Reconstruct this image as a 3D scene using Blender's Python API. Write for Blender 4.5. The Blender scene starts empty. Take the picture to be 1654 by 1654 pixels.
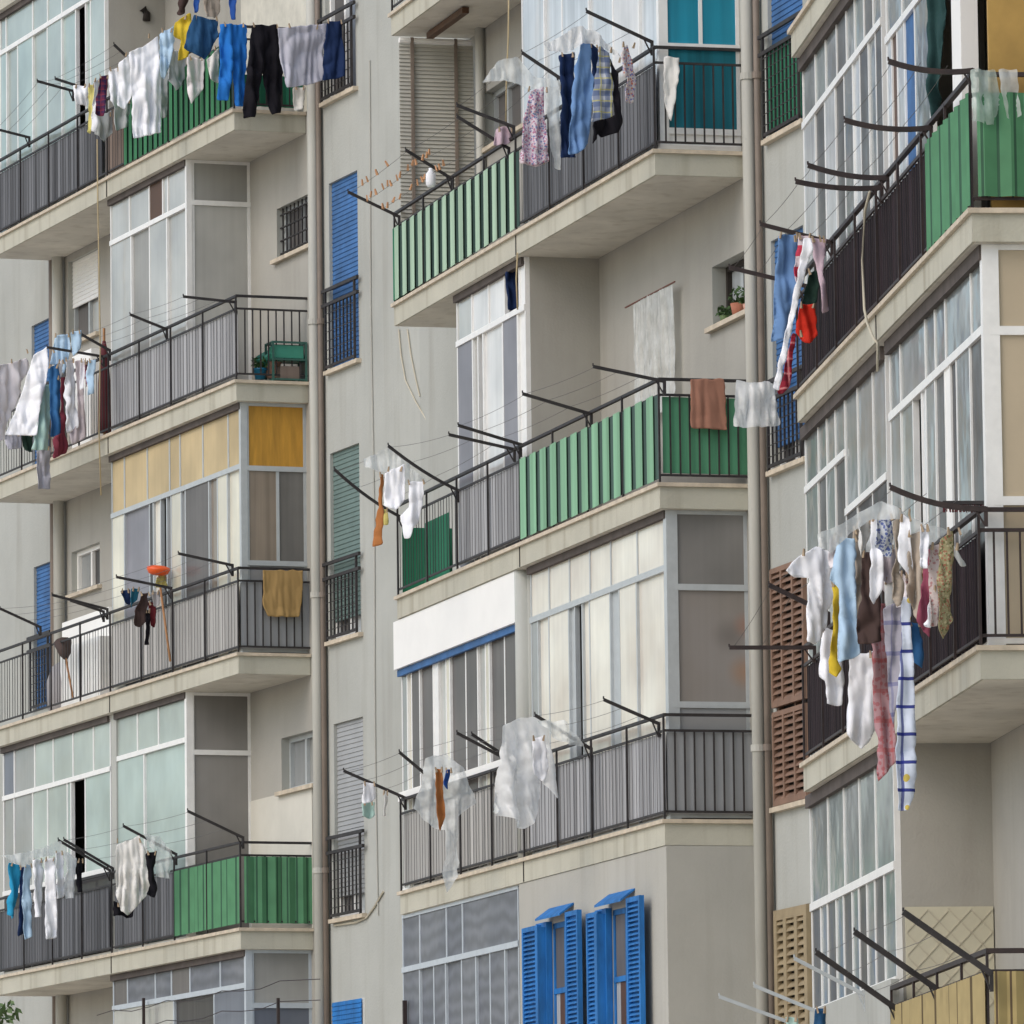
import bpy, bmesh, math, random
from mathutils import Vector, Matrix, geometry, noise
random.seed(7)
SC = bpy.context.scene
COL = SC.collection
R = math.radians

# ------------------------------------------------------------------ camera
FPX, PITCH, ROLL, CAMZ = 12001.5, 0.11626, -0.01228, 1.7
cp, sp = math.cos(PITCH), math.sin(PITCH)
fw = Vector((0, cp, sp)); rt = Vector((1, 0, 0)); up = Vector((0, -sp, cp))
r2 = math.cos(ROLL) * rt + math.sin(ROLL) * up
u2 = -math.sin(ROLL) * rt + math.cos(ROLL) * up
CP = Vector((0, 0, CAMZ))
cam = bpy.data.cameras.new('camera'); co = bpy.data.objects.new('camera', cam); COL.objects.link(co)
M = Matrix((r2, u2, -fw)).transposed().to_4x4(); M.translation = CP
co.matrix_world = M
cam.sensor_width = 36; cam.lens = FPX / 1654 * 36; cam.clip_start = 1; cam.clip_end = 4000
SC.camera = co

def ray(x, y):
    return fw + r2 * ((x - 827) / FPX) - u2 * ((y - 827) / FPX)

# ------------------------------------------------------------------ block frames: s along the facade (0 at the balcony corner, + towards viewer), v into the wall, z up
BL = [(-3.017, 80.55, .3474), (1.2958, 65.55, .2594), (3.1374, 50.133, .0875)]
WV = .86
def Zg(g): return 15.608 - 3 * g
def frame(b):
    X, Y, th = BL[b]
    return Vector((X, Y, 0)), Vector((math.sin(th), -math.cos(th), 0)), Vector((math.cos(th), math.sin(th), 0))
def W(b, s, v, z):
    o, d, n = frame(b); return o + d * s + n * v + Vector((0, 0, z))
def F(b, v, x, y):                       # (s, z) where the sight line meets the plane v
    o, d, n = frame(b); q = ray(x, y); t = (v - (CP - o).dot(n)) / q.dot(n); p = CP + q * t
    return (p - o).dot(d), p.z
def Sd(b, s, x, y):                      # (v, z) on the plane s
    o, d, n = frame(b); q = ray(x, y); t = (s - (CP - o).dot(d)) / q.dot(d); p = CP + q * t
    return (p - o).dot(n), p.z
def FS(b, v, x, y): return F(b, v, x, y)[0]
def FZ(b, v, x, y): return F(b, v, x, y)[1]

# ------------------------------------------------------------------ materials
MATS = {}
def nodes(m):
    m.use_nodes = True; nt = m.node_tree; return nt, nt.nodes, nt.links, nt.nodes['Principled BSDF']
def lin(c):
    return tuple(((x / 255) / 12.92 if x / 255 <= .04045 else ((x / 255 + .055) / 1.055) ** 2.4) for x in c)
def mat(name, col, rough=.7, var=.12, scale=3., stretch=(1, 1, 1), bump=0., bscale=60., spec=.5, metal=0., stain=0., coat=0., alpha=1.):
    if name in MATS: return MATS[name]
    m = bpy.data.materials.new(name); nt, N, L, P = nodes(m)
    tc = N.new('ShaderNodeTexCoord'); mp = N.new('ShaderNodeMapping'); mp.inputs['Scale'].default_value = stretch
    L.new(tc.outputs['Object'], mp.inputs[0])
    nz = N.new('ShaderNodeTexNoise'); nz.inputs['Scale'].default_value = scale; nz.inputs['Detail'].default_value = 6; nz.inputs['Roughness'].default_value = .6
    L.new(mp.outputs[0], nz.inputs['Vector'])
    cr = N.new('ShaderNodeMapRange'); cr.inputs[1].default_value = .3; cr.inputs[2].default_value = .7; cr.inputs[3].default_value = 1 - var; cr.inputs[4].default_value = 1 + var
    L.new(nz.outputs[0], cr.inputs[0])
    mx = N.new('ShaderNodeMix'); mx.data_type = 'RGBA'; mx.blend_type = 'MULTIPLY'; mx.inputs[0].default_value = 1
    mx.inputs[6].default_value = (*col, 1); L.new(cr.outputs[0], mx.inputs[7])
    out = mx.outputs[2]
    if stain:
        m2 = N.new('ShaderNodeMapping'); m2.inputs['Scale'].default_value = (2.2, 2.2, .16); L.new(tc.outputs['Object'], m2.inputs[0])
        n2 = N.new('ShaderNodeTexNoise'); n2.inputs['Scale'].default_value = 2.4; n2.inputs['Detail'].default_value = 7; L.new(m2.outputs[0], n2.inputs['Vector'])
        r3 = N.new('ShaderNodeMapRange'); r3.inputs[1].default_value = .52; r3.inputs[2].default_value = .78; r3.inputs[3].default_value = 0; r3.inputs[4].default_value = stain
        L.new(n2.outputs[0], r3.inputs[0])
        m3 = N.new('ShaderNodeMix'); m3.data_type = 'RGBA'; L.new(r3.outputs[0], m3.inputs[0]); L.new(out, m3.inputs[6])
        m3.inputs[7].default_value = (col[0] * .55, col[1] * .5, col[2] * .44, 1); out = m3.outputs[2]
        n4 = N.new('ShaderNodeTexNoise'); n4.inputs['Scale'].default_value = 9; n4.inputs['Detail'].default_value = 8; n4.inputs['Roughness'].default_value = .75; L.new(tc.outputs['Object'], n4.inputs['Vector'])
        r4 = N.new('ShaderNodeMapRange'); r4.inputs[1].default_value = .66; r4.inputs[2].default_value = .74; r4.inputs[3].default_value = 0; r4.inputs[4].default_value = min(.6, stain * 1.5); L.new(n4.outputs[0], r4.inputs[0])
        m4 = N.new('ShaderNodeMix'); m4.data_type = 'RGBA'; L.new(r4.outputs[0], m4.inputs[0]); L.new(out, m4.inputs[6]); m4.inputs[7].default_value = (col[0] * .5, col[1] * .46, col[2] * .4, 1); out = m4.outputs[2]
    L.new(out, P.inputs['Base Color'])
    P.inputs['Roughness'].default_value = rough; P.inputs['Metallic'].default_value = metal
    P.inputs['Specular IOR Level'].default_value = spec; P.inputs['Coat Weight'].default_value = coat
    if alpha < 1: P.inputs['Alpha'].default_value = alpha
    if bump:
        b = N.new('ShaderNodeBump'); b.inputs['Strength'].default_value = bump; b.inputs['Distance'].default_value = .02
        n3 = N.new('ShaderNodeTexNoise'); n3.inputs['Scale'].default_value = bscale; n3.inputs['Detail'].default_value = 4
        L.new(tc.outputs['Object'], n3.inputs['Vector']); L.new(n3.outputs[0], b.inputs['Height']); L.new(b.outputs[0], P.inputs['Normal'])
    MATS[name] = m; return m

PL = mat('plaster', (.41, .418, .388), .92, .09, .7, bump=.2, bscale=40, spec=.2, stain=.32)
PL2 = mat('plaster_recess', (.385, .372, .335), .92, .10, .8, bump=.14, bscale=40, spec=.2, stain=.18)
FA = mat('fascia_paint', (.48, .465, .385), .85, .10, 1.2, bump=.25, bscale=40, spec=.25, stain=.65)
SOF = mat('soffit_paint', (.64, .61, .53), .9, .14, 1.3, bump=.2, spec=.2, stain=.45)
TILE = mat('edge_tile', (.55, .47, .36), .6, .22, 7.)
IRON = mat('iron_paint', (.026, .022, .022), .6, .5, 9., stain=.5)
IRONB = mat('iron_brown', (.03, .018, .016), .55, .4, 14.)
WIRE = mat('wire', (.10, .095, .09), .6)
CORD = mat('cord', (.5, .46, .36), .8)
ALW = mat('white_aluminium', (.80, .80, .78), .4, .06, 8.)
ALG = mat('grey_aluminium', (.47, .50, .51), .4, .07, 8., metal=.15)
ALB = mat('blue_grey_frame', (.46, .51, .55), .45, .08, 8.)
PIPE = mat('pipe_paint', (.46, .455, .41), .65, .13, 2., stretch=(1, 1, .2), stain=.5)
PIPEB = mat('brown_pipe_and_pipe_shadow', (.20, .16, .13), .6, .15, 3.)
BLUE = mat('blue_paint', (.010, .14, .41), .65, .35, 4., stretch=(2, 2, .5), stain=.35)
BLUED = mat('blue_shutter', (.036, .125, .31), .65, .28, 4., stain=.3)
GGRN = mat('green_grey_shutter', (.125, .185, .17), .6, .12, 3.)
GGRY = mat('light_grey_shutter', (.32, .33, .335), .6, .08, 3.)
BRN = mat('brown_shutter', (.21, .125, .085), .6, .2, 5.)
TAN = mat('tan_shutter', (.30, .235, .14), .6, .18, 5.)
SOFSHADE = mat('painted_soffit_shadow', (.085, .07, .062), .9, .3, 4.)  # dark brown standing for the shade under the soffit
DARK = mat('dark_interior', (.03, .024, .02), .9)
DKGL = mat('dark_glass', (.045, .045, .05), .12, .3, 2.)
WHT = mat('white_board', (.86, .85, .82), .5, .03, 3.)
MARB = mat('pale_tiles', (.62, .59, .50), .5, .15, 5.)
OCHR = mat('ochre_panel', (.47, .245, .03), .65, .22, 3., stretch=(6, 6, .7))
OCHW = mat('ochre_wall', (.40, .25, .07), .8, .2, 2.)
BEIG = mat('beige_panel', (.47, .39, .275), .6, .06, 2.)
LATT = mat('cream_trellis_board', (.55, .52, .40), .8, .06, 3.)

def glass(name, col, rough=.12, fold=0., fscale=9., mix=None, spec=.5, wavy=None):
    """a pane with a curtain or blind behind it, or a painted reflection: coloured layer under a clear glossy coat"""
    if name in MATS: return MATS[name]
    m = bpy.data.materials.new(name); nt, N, L, P = nodes(m)
    tc = N.new('ShaderNodeTexCoord')
    nz = N.new('ShaderNodeTexNoise'); nz.inputs['Scale'].default_value = .9; nz.inputs['Detail'].default_value = 3
    L.new(tc.outputs['Object'], nz.inputs['Vector'])
    mp = N.new('ShaderNodeMapping'); mp.inputs['Scale'].default_value = (fscale, fscale, .25); L.new(tc.outputs['Object'], mp.inputs[0])
    n2 = N.new('ShaderNodeTexNoise'); n2.inputs['Scale'].default_value = 1.6; n2.inputs['Detail'].default_value = 4; L.new(mp.outputs[0], n2.inputs['Vector'])
    r1 = N.new('ShaderNodeMapRange'); r1.inputs[1].default_value = .25; r1.inputs[2].default_value = .75; r1.inputs[3].default_value = 1 - fold; r1.inputs[4].default_value = 1 + fold
    L.new(n2.outputs[0], r1.inputs[0])
    mx = N.new('ShaderNodeMix'); mx.data_type = 'RGBA'
    c2 = mix or tuple(c * .68 for c in col)
    r0 = N.new('ShaderNodeMapRange'); r0.inputs[1].default_value = .35; r0.inputs[2].default_value = .65
    L.new(nz.outputs[0], r0.inputs[0]); L.new(r0.outputs[0], mx.inputs[0])
    mx.inputs[6].default_value = (*col, 1); mx.inputs[7].default_value = (*c2, 1)
    m2 = N.new('ShaderNodeMix'); m2.data_type = 'RGBA'; m2.blend_type = 'MULTIPLY'; m2.inputs[0].default_value = 1
    L.new(mx.outputs[2], m2.inputs[6]); L.new(r1.outputs[0], m2.inputs[7]); L.new(m2.outputs[2], P.inputs['Base Color'])
    if wavy:                              # wavy bands: shutter reflection painted in, and the left block's slatted blind
        wv = N.new('ShaderNodeTexWave'); wv.bands_direction = 'Z'; wv.inputs['Scale'].default_value = wavy; wv.inputs['Distortion'].default_value = 5.; wv.inputs['Phase Offset'].default_value = 1.; wv.inputs['Detail'].default_value = 3; wv.inputs['Detail Scale'].default_value = 1.2
        L.new(tc.outputs['Object'], wv.inputs['Vector']); rw = N.new('ShaderNodeMapRange'); rw.inputs[3].default_value = .84; rw.inputs[4].default_value = 1.16; L.new(wv.outputs[1], rw.inputs[0])
        m4 = N.new('ShaderNodeMix'); m4.data_type = 'RGBA'; m4.blend_type = 'MULTIPLY'; m4.inputs[0].default_value = 1; L.new(m2.outputs[2], m4.inputs[6]); L.new(rw.outputs[0], m4.inputs[7]); L.new(m4.outputs[2], P.inputs['Base Color'])
    P.inputs['Roughness'].default_value = .5; P.inputs['Specular IOR Level'].default_value = .2
    P.inputs['Coat Weight'].default_value = spec if spec < .5 else .8; P.inputs['Coat Roughness'].default_value = rough
    nb = N.new('ShaderNodeTexNoise'); nb.inputs['Scale'].default_value = 1.7; nb.inputs['Detail'].default_value = 2; L.new(tc.outputs['Object'], nb.inputs['Vector'])
    bp = N.new('ShaderNodeBump'); bp.inputs['Strength'].default_value = .35; bp.inputs['Distance'].default_value = .05; L.new(nb.outputs[0], bp.inputs['Height']); L.new(bp.outputs[0], P.inputs['Coat Normal'])
    MATS[name] = m; return m
g_green = glass('pale_green_glass', (.42, .49, .455), .1, .03)
g_green2 = glass('mint_glass', (.42, .53, .50), .12, .03)
g_grey = glass('grey_glass', (.30, .31, .31), .12, .06)
g_side = glass('smoked_glass', (.27, .26, .245), .2, .05, spec=.2)
g_side2 = glass('pale_grey_glass', (.34, .34, .32), .25, .05, spec=.2)
g_dark = glass('dark_pane', (.06, .055, .055), .06, .2, spec=.2)
g_mid = glass('mid_grey_pane', (.14, .13, .125), .08, .12, spec=.15)
g_white = glass('white_curtain_glass', (.62, .66, .68), .1, .2, 7.)
g_whiteb = glass('bright_curtain_glass', (.80, .79, .77), .1, .1, 7.)
g_cream = glass('cream_painted_sky_glass', (.82, .79, .69), .1, .07, 8., (.60, .54, .46))  # bright sky reflection put into the cream pane colour
g_creamb = glass('cream_bright', (.78, .74, .60), .15, .05)
g_pale = glass('pale_pane', (.50, .50, .47), .12, .06)
g_yell = glass('cream_yellow_panel', (.60, .47, .26), .35, .05, spec=.15)
g_lilac = glass('grey_lilac_panel', (.26, .26, .29), .3, .04, spec=.2)
g_teal = glass('teal_curtain_glass', (.02, .27, .39), .15, .2, 8., spec=.3)
g_teald = glass('teal_cloth_behind', (.015, .165, .22), .4, .4, 8., spec=.1)
g_blue = glass('blue_grey_glass', (.13, .145, .175), .08, .05, mix=(.18, .20, .235), spec=.12)
g_blindrefl = glass('blue_grey_blind_reflection_glass', (.12, .13, .155), .08, .05, mix=(.17, .18, .20), spec=.12, wavy=1.9)  # bands paint reflected shutters on the middle block, a blind on the left
g_pink = glass('pinkish_glass', (.27, .26, .25), .1, .06, mix=(.24, .28, .28))
g_rcl = glass('silver_glass', (.27, .30, .30), .08, .10, mix=(.16, .18, .18))
g_rdk = glass('dark_silver_glass', (.13, .135, .135), .08, .12, mix=(.07, .065, .06), spec=.25)
g_rbl = glass('sea_green_glass', (.27, .32, .31), .08, .06, mix=(.17, .21, .21))
g_brown = glass('brown_board', (.11, .055, .03), .5, .1, spec=.1)
g_oran = glass('smoked_glass_with_orange_things', (.27, .25, .235), .25, .05, mix=(.25, .225, .20), spec=.2)
g_curt = glass('brown_curtain_glass', (.27, .22, .17), .1, .2, 12.)
g_blind = glass('grey_blind_glass', (.16, .155, .145), .1, .1)

def orange_behind():
    nt, N, L, P = nodes(g_oran); v_, z_ = Sd(1, -.12, 1203, 1085)
    tc = N.new('ShaderNodeTexCoord'); src = P.inputs['Base Color'].links[0].from_socket
    for c, rad, col in (((-.12, v_, z_), .15, (.38, .16, .04)), ((-.12, v_ - .13, z_ + .32), .16, (.075, .06, .055)), ((-.12, v_ + .02, z_ + .42), .12, (.34, .12, .05))):
        d = N.new('ShaderNodeVectorMath'); d.operation = 'DISTANCE'; d.inputs[1].default_value = c; L.new(tc.outputs['Object'], d.inputs[0])
        r = N.new('ShaderNodeMapRange'); r.interpolation_type = 'SMOOTHSTEP'; r.inputs[1].default_value = rad * 1.3; r.inputs[2].default_value = 0; r.inputs[3].default_value = 0; r.inputs[4].default_value = .42; L.new(d.outputs['Value'], r.inputs[0])
        mx = N.new('ShaderNodeMix'); mx.data_type = 'RGBA'; L.new(r.outputs[0], mx.inputs[0]); L.new(src, mx.inputs[6]); mx.inputs[7].default_value = (*col, 1); src = mx.outputs[2]
    L.new(src, P.inputs['Base Color'])
orange_behind()
def striped(name, c1, c2, period, duty=.5, axis=0, rough=.6, c3=None):
    if name in MATS: return MATS[name]
    m = bpy.data.materials.new(name); nt, N, L, P = nodes(m)
    tc = N.new('ShaderNodeTexCoord'); sx = N.new('ShaderNodeSeparateXYZ'); L.new(tc.outputs['Object'], sx.inputs[0])
    d = N.new('ShaderNodeMath'); d.operation = 'DIVIDE'; d.inputs[1].default_value = period; L.new(sx.outputs[axis], d.inputs[0])
    fr = N.new('ShaderNodeMath'); fr.operation = 'FRACT'; L.new(d.outputs[0], fr.inputs[0])
    lt = N.new('ShaderNodeMath'); lt.operation = 'LESS_THAN'; lt.inputs[1].default_value = duty; L.new(fr.outputs[0], lt.inputs[0])
    mx = N.new('ShaderNodeMix'); mx.data_type = 'RGBA'; L.new(lt.outputs[0], mx.inputs[0]); mx.inputs[6].default_value = (*c2, 1); mx.inputs[7].default_value = (*c1, 1)
    nz = N.new('ShaderNodeTexNoise'); nz.inputs['Scale'].default_value = 5; L.new(tc.outputs['Object'], nz.inputs['Vector'])
    r1 = N.new('ShaderNodeMapRange'); r1.inputs[3].default_value = .75; r1.inputs[4].default_value = 1.25; L.new(nz.outputs[0], r1.inputs[0])
    m2 = N.new('ShaderNodeMix'); m2.data_type = 'RGBA'; m2.blend_type = 'MULTIPLY'; m2.inputs[0].default_value = 1
    L.new(mx.outputs[2], m2.inputs[6]); L.new(r1.outputs[0], m2.inputs[7]); L.new(m2.outputs[2], P.inputs['Base Color']); P.inputs['Roughness'].default_value = rough
    MATS[name] = m; return m

def sheet(name, col, var=.3, sx=12., rough=.7):
    return mat(name, col, rough, var * 1.25, 1.5, stretch=(sx * .42, sx * .42, .12), spec=.12)
C_GRAY = sheet('grey_corrugated_sheet', (.31, .315, .325), .34)
C_GRAYL = sheet('light_grey_corrugated_sheet', (.37, .365, .35), .22)
C_GRAYD = sheet('dark_grey_corrugated_sheet', (.125, .13, .14), .5)
C_BLK = sheet('brown_black_corrugated_sheet', (.022, .015, .018), .6)
C_GRN = sheet('green_corrugated_sheet', (.045, .17, .08), .4, 6., .75)
C_GRND = sheet('deep_green_sheet', (.03, .165, .095), .25, 4.)
C_GRNL = sheet('pale_green_slat', (.36, .50, .37), .2, 9., .7)
C_GRNM = sheet('mid_green_slat', (.22, .41, .265), .2, 9., .7)
C_BACK2 = sheet('grey_green_mesh', (.07, .115, .10), .3)
C_GRNB = sheet('bright_green_sheet', (.10, .29, .165), .4, 7., .75)
C_BACK = sheet('dark_green_mesh', (.035, .065, .055), .3)
C_BAMB = sheet('yellow_reed_screen', (.36, .285, .135), .35, 14., .8)
C_GR_F = striped('green_sheet_with_dark_ribs', (.07, .22, .105), (.02, .08, .04), .17, .82, 0, .7)
C_GR_S = striped('green_sheet_with_dark_ribs_end', (.07, .22, .105), (.02, .08, .04), .115, .84, 1, .7)
C_BM_F = striped('reed_screen_ribs', (.36, .285, .135), (.10, .07, .03), .34, .9, 0, .8)
C_BM_S = striped('reed_screen_ribs_end', (.36, .28, .12), (.09, .06, .03), .10, .85, 1, .8)
C_TAUP = sheet('taupe_sheet', (.20, .155, .13), .2)
C_FLATG = mat('grey_flat_sheet', (.33, .335, .34), .5, .06, 2.)

# ------------------------------------------------------------------ mesh helper
class MB:
    def __init__(s): s.v = []; s.f = []; s.m = []; s.mats = []; s.sm = False
    def mi(s, m):
        if m is None: return 0
        if m not in s.mats: s.mats.append(m)
        return s.mats.index(m)
    def quad(s, a, b, c, d, m=None):
        i = len(s.v); s.v += [a, b, c, d]; s.f.append((i, i + 1, i + 2, i + 3)); s.m.append(s.mi(m))
    def box(s, x0, x1, y0, y1, z0, z1, m=None):
        x0, x1 = sorted((x0, x1)); y0, y1 = sorted((y0, y1)); z0, z1 = sorted((z0, z1))
        s.hexa([(x0, y0, z0), (x1, y0, z0), (x1, y1, z0), (x0, y1, z0), (x0, y0, z1), (x1, y0, z1), (x1, y1, z1), (x0, y1, z1)], m)
    def hexa(s, p, m=None):
        i = len(s.v); s.v += p; k = s.mi(m)
        for f in ((0, 3, 2, 1), (4, 5, 6, 7), (0, 1, 5, 4), (1, 2, 6, 5), (2, 3, 7, 6), (3, 0, 4, 7)):
            s.f.append(tuple(i + j for j in f)); s.m.append(k)
    def bar(s, a, b, w, h, m=None):
        a = Vector(a); b = Vector(b); d = (b - a).normalized(); t = Vector((0, 0, 1)) if abs(d.z) < .9 else Vector((1, 0, 0))
        x = d.cross(t).normalized() * w / 2; y = x.cross(d).normalized() * h / 2
        s.hexa([tuple(q) for q in (a - x - y, a + x - y, a + x + y, a - x + y, b - x - y, b + x - y, b + x + y, b - x + y)], m)
    def tube(s, pts, r, n=6, m=None, cap=True):
        k = s.mi(m); rings = []
        pts = [Vector(p) for p in pts]
        for j, p in enumerate(pts):
            d = (pts[min(j + 1, len(pts) - 1)] - pts[max(j - 1, 0)]).normalized()
            t = Vector((0, 0, 1)) if abs(d.z) < .9 else Vector((1, 0, 0))
            x = d.cross(t).normalized(); y = x.cross(d)
            rr = r[j] if isinstance(r, (list, tuple)) else r
            i = len(s.v); rings.append(i)
            for q in range(n):
                an = 2 * math.pi * q / n; s.v.append(tuple(p + x * rr * math.cos(an) + y * rr * math.sin(an)))
        for a, b in zip(rings, rings[1:]):
            for q in range(n):
                s.f.append((a + q, a + (q + 1) % n, b + (q + 1) % n, b + q)); s.m.append(k)
        if cap:
            s.f.append(tuple(rings[0] + q for q in range(n))[::-1]); s.m.append(k)
            s.f.append(tuple(rings[-1] + q for q in range(n))); s.m.append(k)
    def strip(s, prof, fn, m=None):       # prof: list; fn(p) -> (a, b) edge ends; one continuous ribbon
        k = s.mi(m); i0 = len(s.v)
        for p in prof:
            a, b = fn(p); s.v += [a, b]
        for j in range(len(prof) - 1):
            i = i0 + 2 * j; s.f.append((i, i + 2, i + 3, i + 1)); s.m.append(k)
    def build(s, name, m=None, parent=None, smooth=False, label=None):
        me = bpy.data.meshes.new(name); me.from_pydata([tuple(p) for p in s.v], [], s.f)
        mm = s.mats if s.mats else [m]
        if m is not None and s.mats and m not in s.mats: pass
        for x in mm: me.materials.append(x)
        if s.mats: me.polygons.foreach_set('material_index', s.m)
        if smooth: me.polygons.foreach_set('use_smooth', [True] * len(me.polygons))
        me.update()
        o = bpy.data.objects.new(name, me); COL.objects.link(o)
        if parent is not None: o.parent = parent
        if label: o['label'] = label
        return o
def tag(o, label, cat, group=None):
    o['label'] = label; o['category'] = cat
    if group: o['group'] = group
    return o
def struct(o): o['kind'] = 'structure'; return o
def empty(name, loc, rz=0):
    o = bpy.data.objects.new(name, None); COL.objects.link(o); o.location = loc; o.rotation_euler = (0, 0, rz); o.empty_display_size = .2; return o

# ------------------------------------------------------------------ the three sections of the terrace
ROOT = []
LBL = ['grey apartment block at the left with yellow panelled bay and blue roller shutters',
       'middle grey apartment block with green balcony screens and blue louvred shutters at its foot',
       'nearest apartment block at the right with brown-black balcony screens and white glazed bays']
for b in range(3):
    X, Y, th = BL[b]
    o = empty('apartment_block', (X, Y, 0), math.atan2(-math.cos(th), math.sin(th)))
    tag(o, LBL[b], 'apartment block', 'apartment blocks of the stepped terrace'); ROOT.append(o)

def isect(a, b):                          # s on wall a and on wall b where the two wall planes cross
    oa, da, na = frame(a); ob, db, nb = frame(b)
    p = oa + na * WV
    t = ((ob + nb * WV) - p).dot(nb) / da.dot(nb)
    q = p + da * t
    return t, (q - (ob + nb * WV)).dot(db)
sLM = isect(0, 1); sMR = isect(1, 2)
WALLS = [(-16, sLM[0]), (sLM[1], sMR[0]), (sMR[1], 9)]
HOLES = [[], [], []]
def hole(b, xl, yt, xr, yb, d=.10):
    s0, z1 = F(b, WV, xl, yt); s1 = FS(b, WV, xr, yt - (xr - xl) * .4); z0 = FZ(b, WV, xl, yb)
    h = (s0, s1, z0, z1, d); HOLES[b].append(h); return h

def wall_mesh(b):
    s0, s1 = WALLS[b]; hs = HOLES[b]
    xs = sorted({s0, s1, -9.78, 0., *[h[0] for h in hs], *[h[1] for h in hs]}); xs = [x for x in xs if s0 <= x <= s1]
    zs = sorted({0, 24, *[h[2] for h in hs], *[h[3] for h in hs]})
    m = MB()
    for x0, x1 in zip(xs, xs[1:]):
        for z0, z1 in zip(zs, zs[1:]):
            cx, cz = (x0 + x1) / 2, (z0 + z1) / 2
            if any(h[0] < cx < h[1] and h[2] < cz < h[3] for h in hs): continue
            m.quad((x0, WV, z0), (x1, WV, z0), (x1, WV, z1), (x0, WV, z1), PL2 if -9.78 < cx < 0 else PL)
    for a0, a1, z0, z1, d in hs:
        v2 = WV + d
        m.quad((a0, WV, z0), (a0, WV, z1), (a0, v2, z1), (a0, v2, z0), PL); m.quad((a1, WV, z0), (a1, v2, z0), (a1, v2, z1), (a1, WV, z1), PL)
        m.quad((a0, WV, z0), (a0, v2, z0), (a1, v2, z0), (a1, WV, z0), PL); m.quad((a0, WV, z1), (a1, WV, z1), (a1, v2, z1), (a0, v2, z1), PL)
    return m.build('wall', None, ROOT[b])

# ---- windows in the wall
def roll(m, s0, s1, v, z0, z1, mt, p=.05):
    n = max(2, int((z1 - z0) / p)); pr = []
    for i in range(n):
        z = z1 - (z1 - z0) * i / n; pr += [(z, v - .002), (z - (z1 - z0) / n * .85, v - .009), (z - (z1 - z0) / n * .98, v + .001)]
    m.strip(pr, lambda q: ((s0, q[1], q[0]), (s1, q[1], q[0])), mt)
def window(b, h, kind, mats=None, sill=True, shut=None, shutz=None, rail=None, frame_m=None, panes=2, label=None, shut_label=None):
    s0, s1, z0, z1, d = h; v = WV + d
    f = MB(); fm = frame_m or ALW; t = .05
    f.box(s0, s0 + t, v - .05, v, z0, z1); f.box(s1 - t, s1, v - .05, v, z0, z1)
    f.box(s0 + t, s1 - t, v - .05, v, z1 - t, z1); f.box(s0 + t, s1 - t, v - .05, v, z0, z0 + t)
    for i in range(1, panes):
        c = s0 + (s1 - s0) * i / panes; f.box(c - .03, c + .03, v - .045, v, z0 + t, z1 - t)
    w = f.build('window', fm, ROOT[b], label=label)
    p = MB()
    for i in range(panes):
        a0 = s0 + (s1 - s0) * i / panes; a1 = s0 + (s1 - s0) * (i + 1) / panes
        mm = (mats or [g_dark])[i % len(mats or [1])]
        p.quad((a0, v - .005, z0), (a1, v - .005, z0), (a1, v - .005, z1), (a0, v - .005, z1), mm)
    p.build('pane', None, w)
    if shut:
        m = MB(); zb = z0 + .02 if shutz is None else shutz; roll(m, s0 + .003, s1 - .003, v - .06, zb, z1, shut); m.build('roller_shutter', shut, w, label=shut_label)
    if sill:
        m = MB(); m.box(s0 - .08, s1 + .08, WV - .06, WV + d * .6, z0 - .04, z0 + .004); m.build('sill', TILE, w)
    if rail:
        m = MB(); zt = rail; va = WV - .05
        for z in (zt, zt - .16): m.bar((s0 - .12, va, z), (s1 + .12, va, z), .03, .035)
        m.bar((s0 - .02, va, z0 + .04), (s1 + .02, va, z0 + .04), .02, .03)
        m.box(s0 - .02, s0 + .005, va - .012, va + .012, z0, zt); m.box(s1 - .005, s1 + .02, va - .012, va + .012, z0, zt)
        n = int((s1 - s0) / .11)
        for i in range(1, n): 
            x = s0 + (s1 - s0) * i / n; m.box(x - .008, x + .008, va - .008, va + .008, z0 + .04, zt - .16)
        k = z0 + .12
        while k < zt - .2:
            m.box(s0, s1, va - .011, va - .006, k - .004, k + .004); k += .1
        m.build('guard_rail', IRON, w)
    return w
def louvre_leaf(m, a0, a1, v0, v1, z0, z1, mt, cols=1, pitch=.075, fr=.05):
    """a louvred shutter leaf lying in a plane parallel to the wall"""
    m.box(a0, a1, v0, v1, z1 - fr, z1, mt); m.box(a0, a1, v0, v1, z0, z0 + fr, mt)
    for i in range(cols + 1):
        c = a0 + (a1 - a0) * i / cols; lo = max(a0, c - fr / 2); hi = min(a1, c + fr / 2)
        if i == 0: lo, hi = a0, a0 + fr
        if i == cols: lo, hi = a1 - fr, a1
        m.box(lo, hi, v0, v1, z0 + fr, z1 - fr, mt)
    z = z0 + fr
    while z < z1 - fr - pitch * .5:
        for i in range(cols):
            x0 = a0 + (a1 - a0) * i / cols + fr * .5; x1 = a0 + (a1 - a0) * (i + 1) / cols - fr * .5
            y0, y1 = v0 + .004, v1 - .004
            m.hexa([(x0, y0, z), (x1, y0, z), (x1, y1, z + pitch * .62), (x0, y1, z + pitch * .62),
                    (x0, y0, z + .012), (x1, y0, z + .012), (x1, y1, z + pitch * .62 + .012), (x0, y1, z + pitch * .62 + .012)], mt)
        z += pitch

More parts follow.
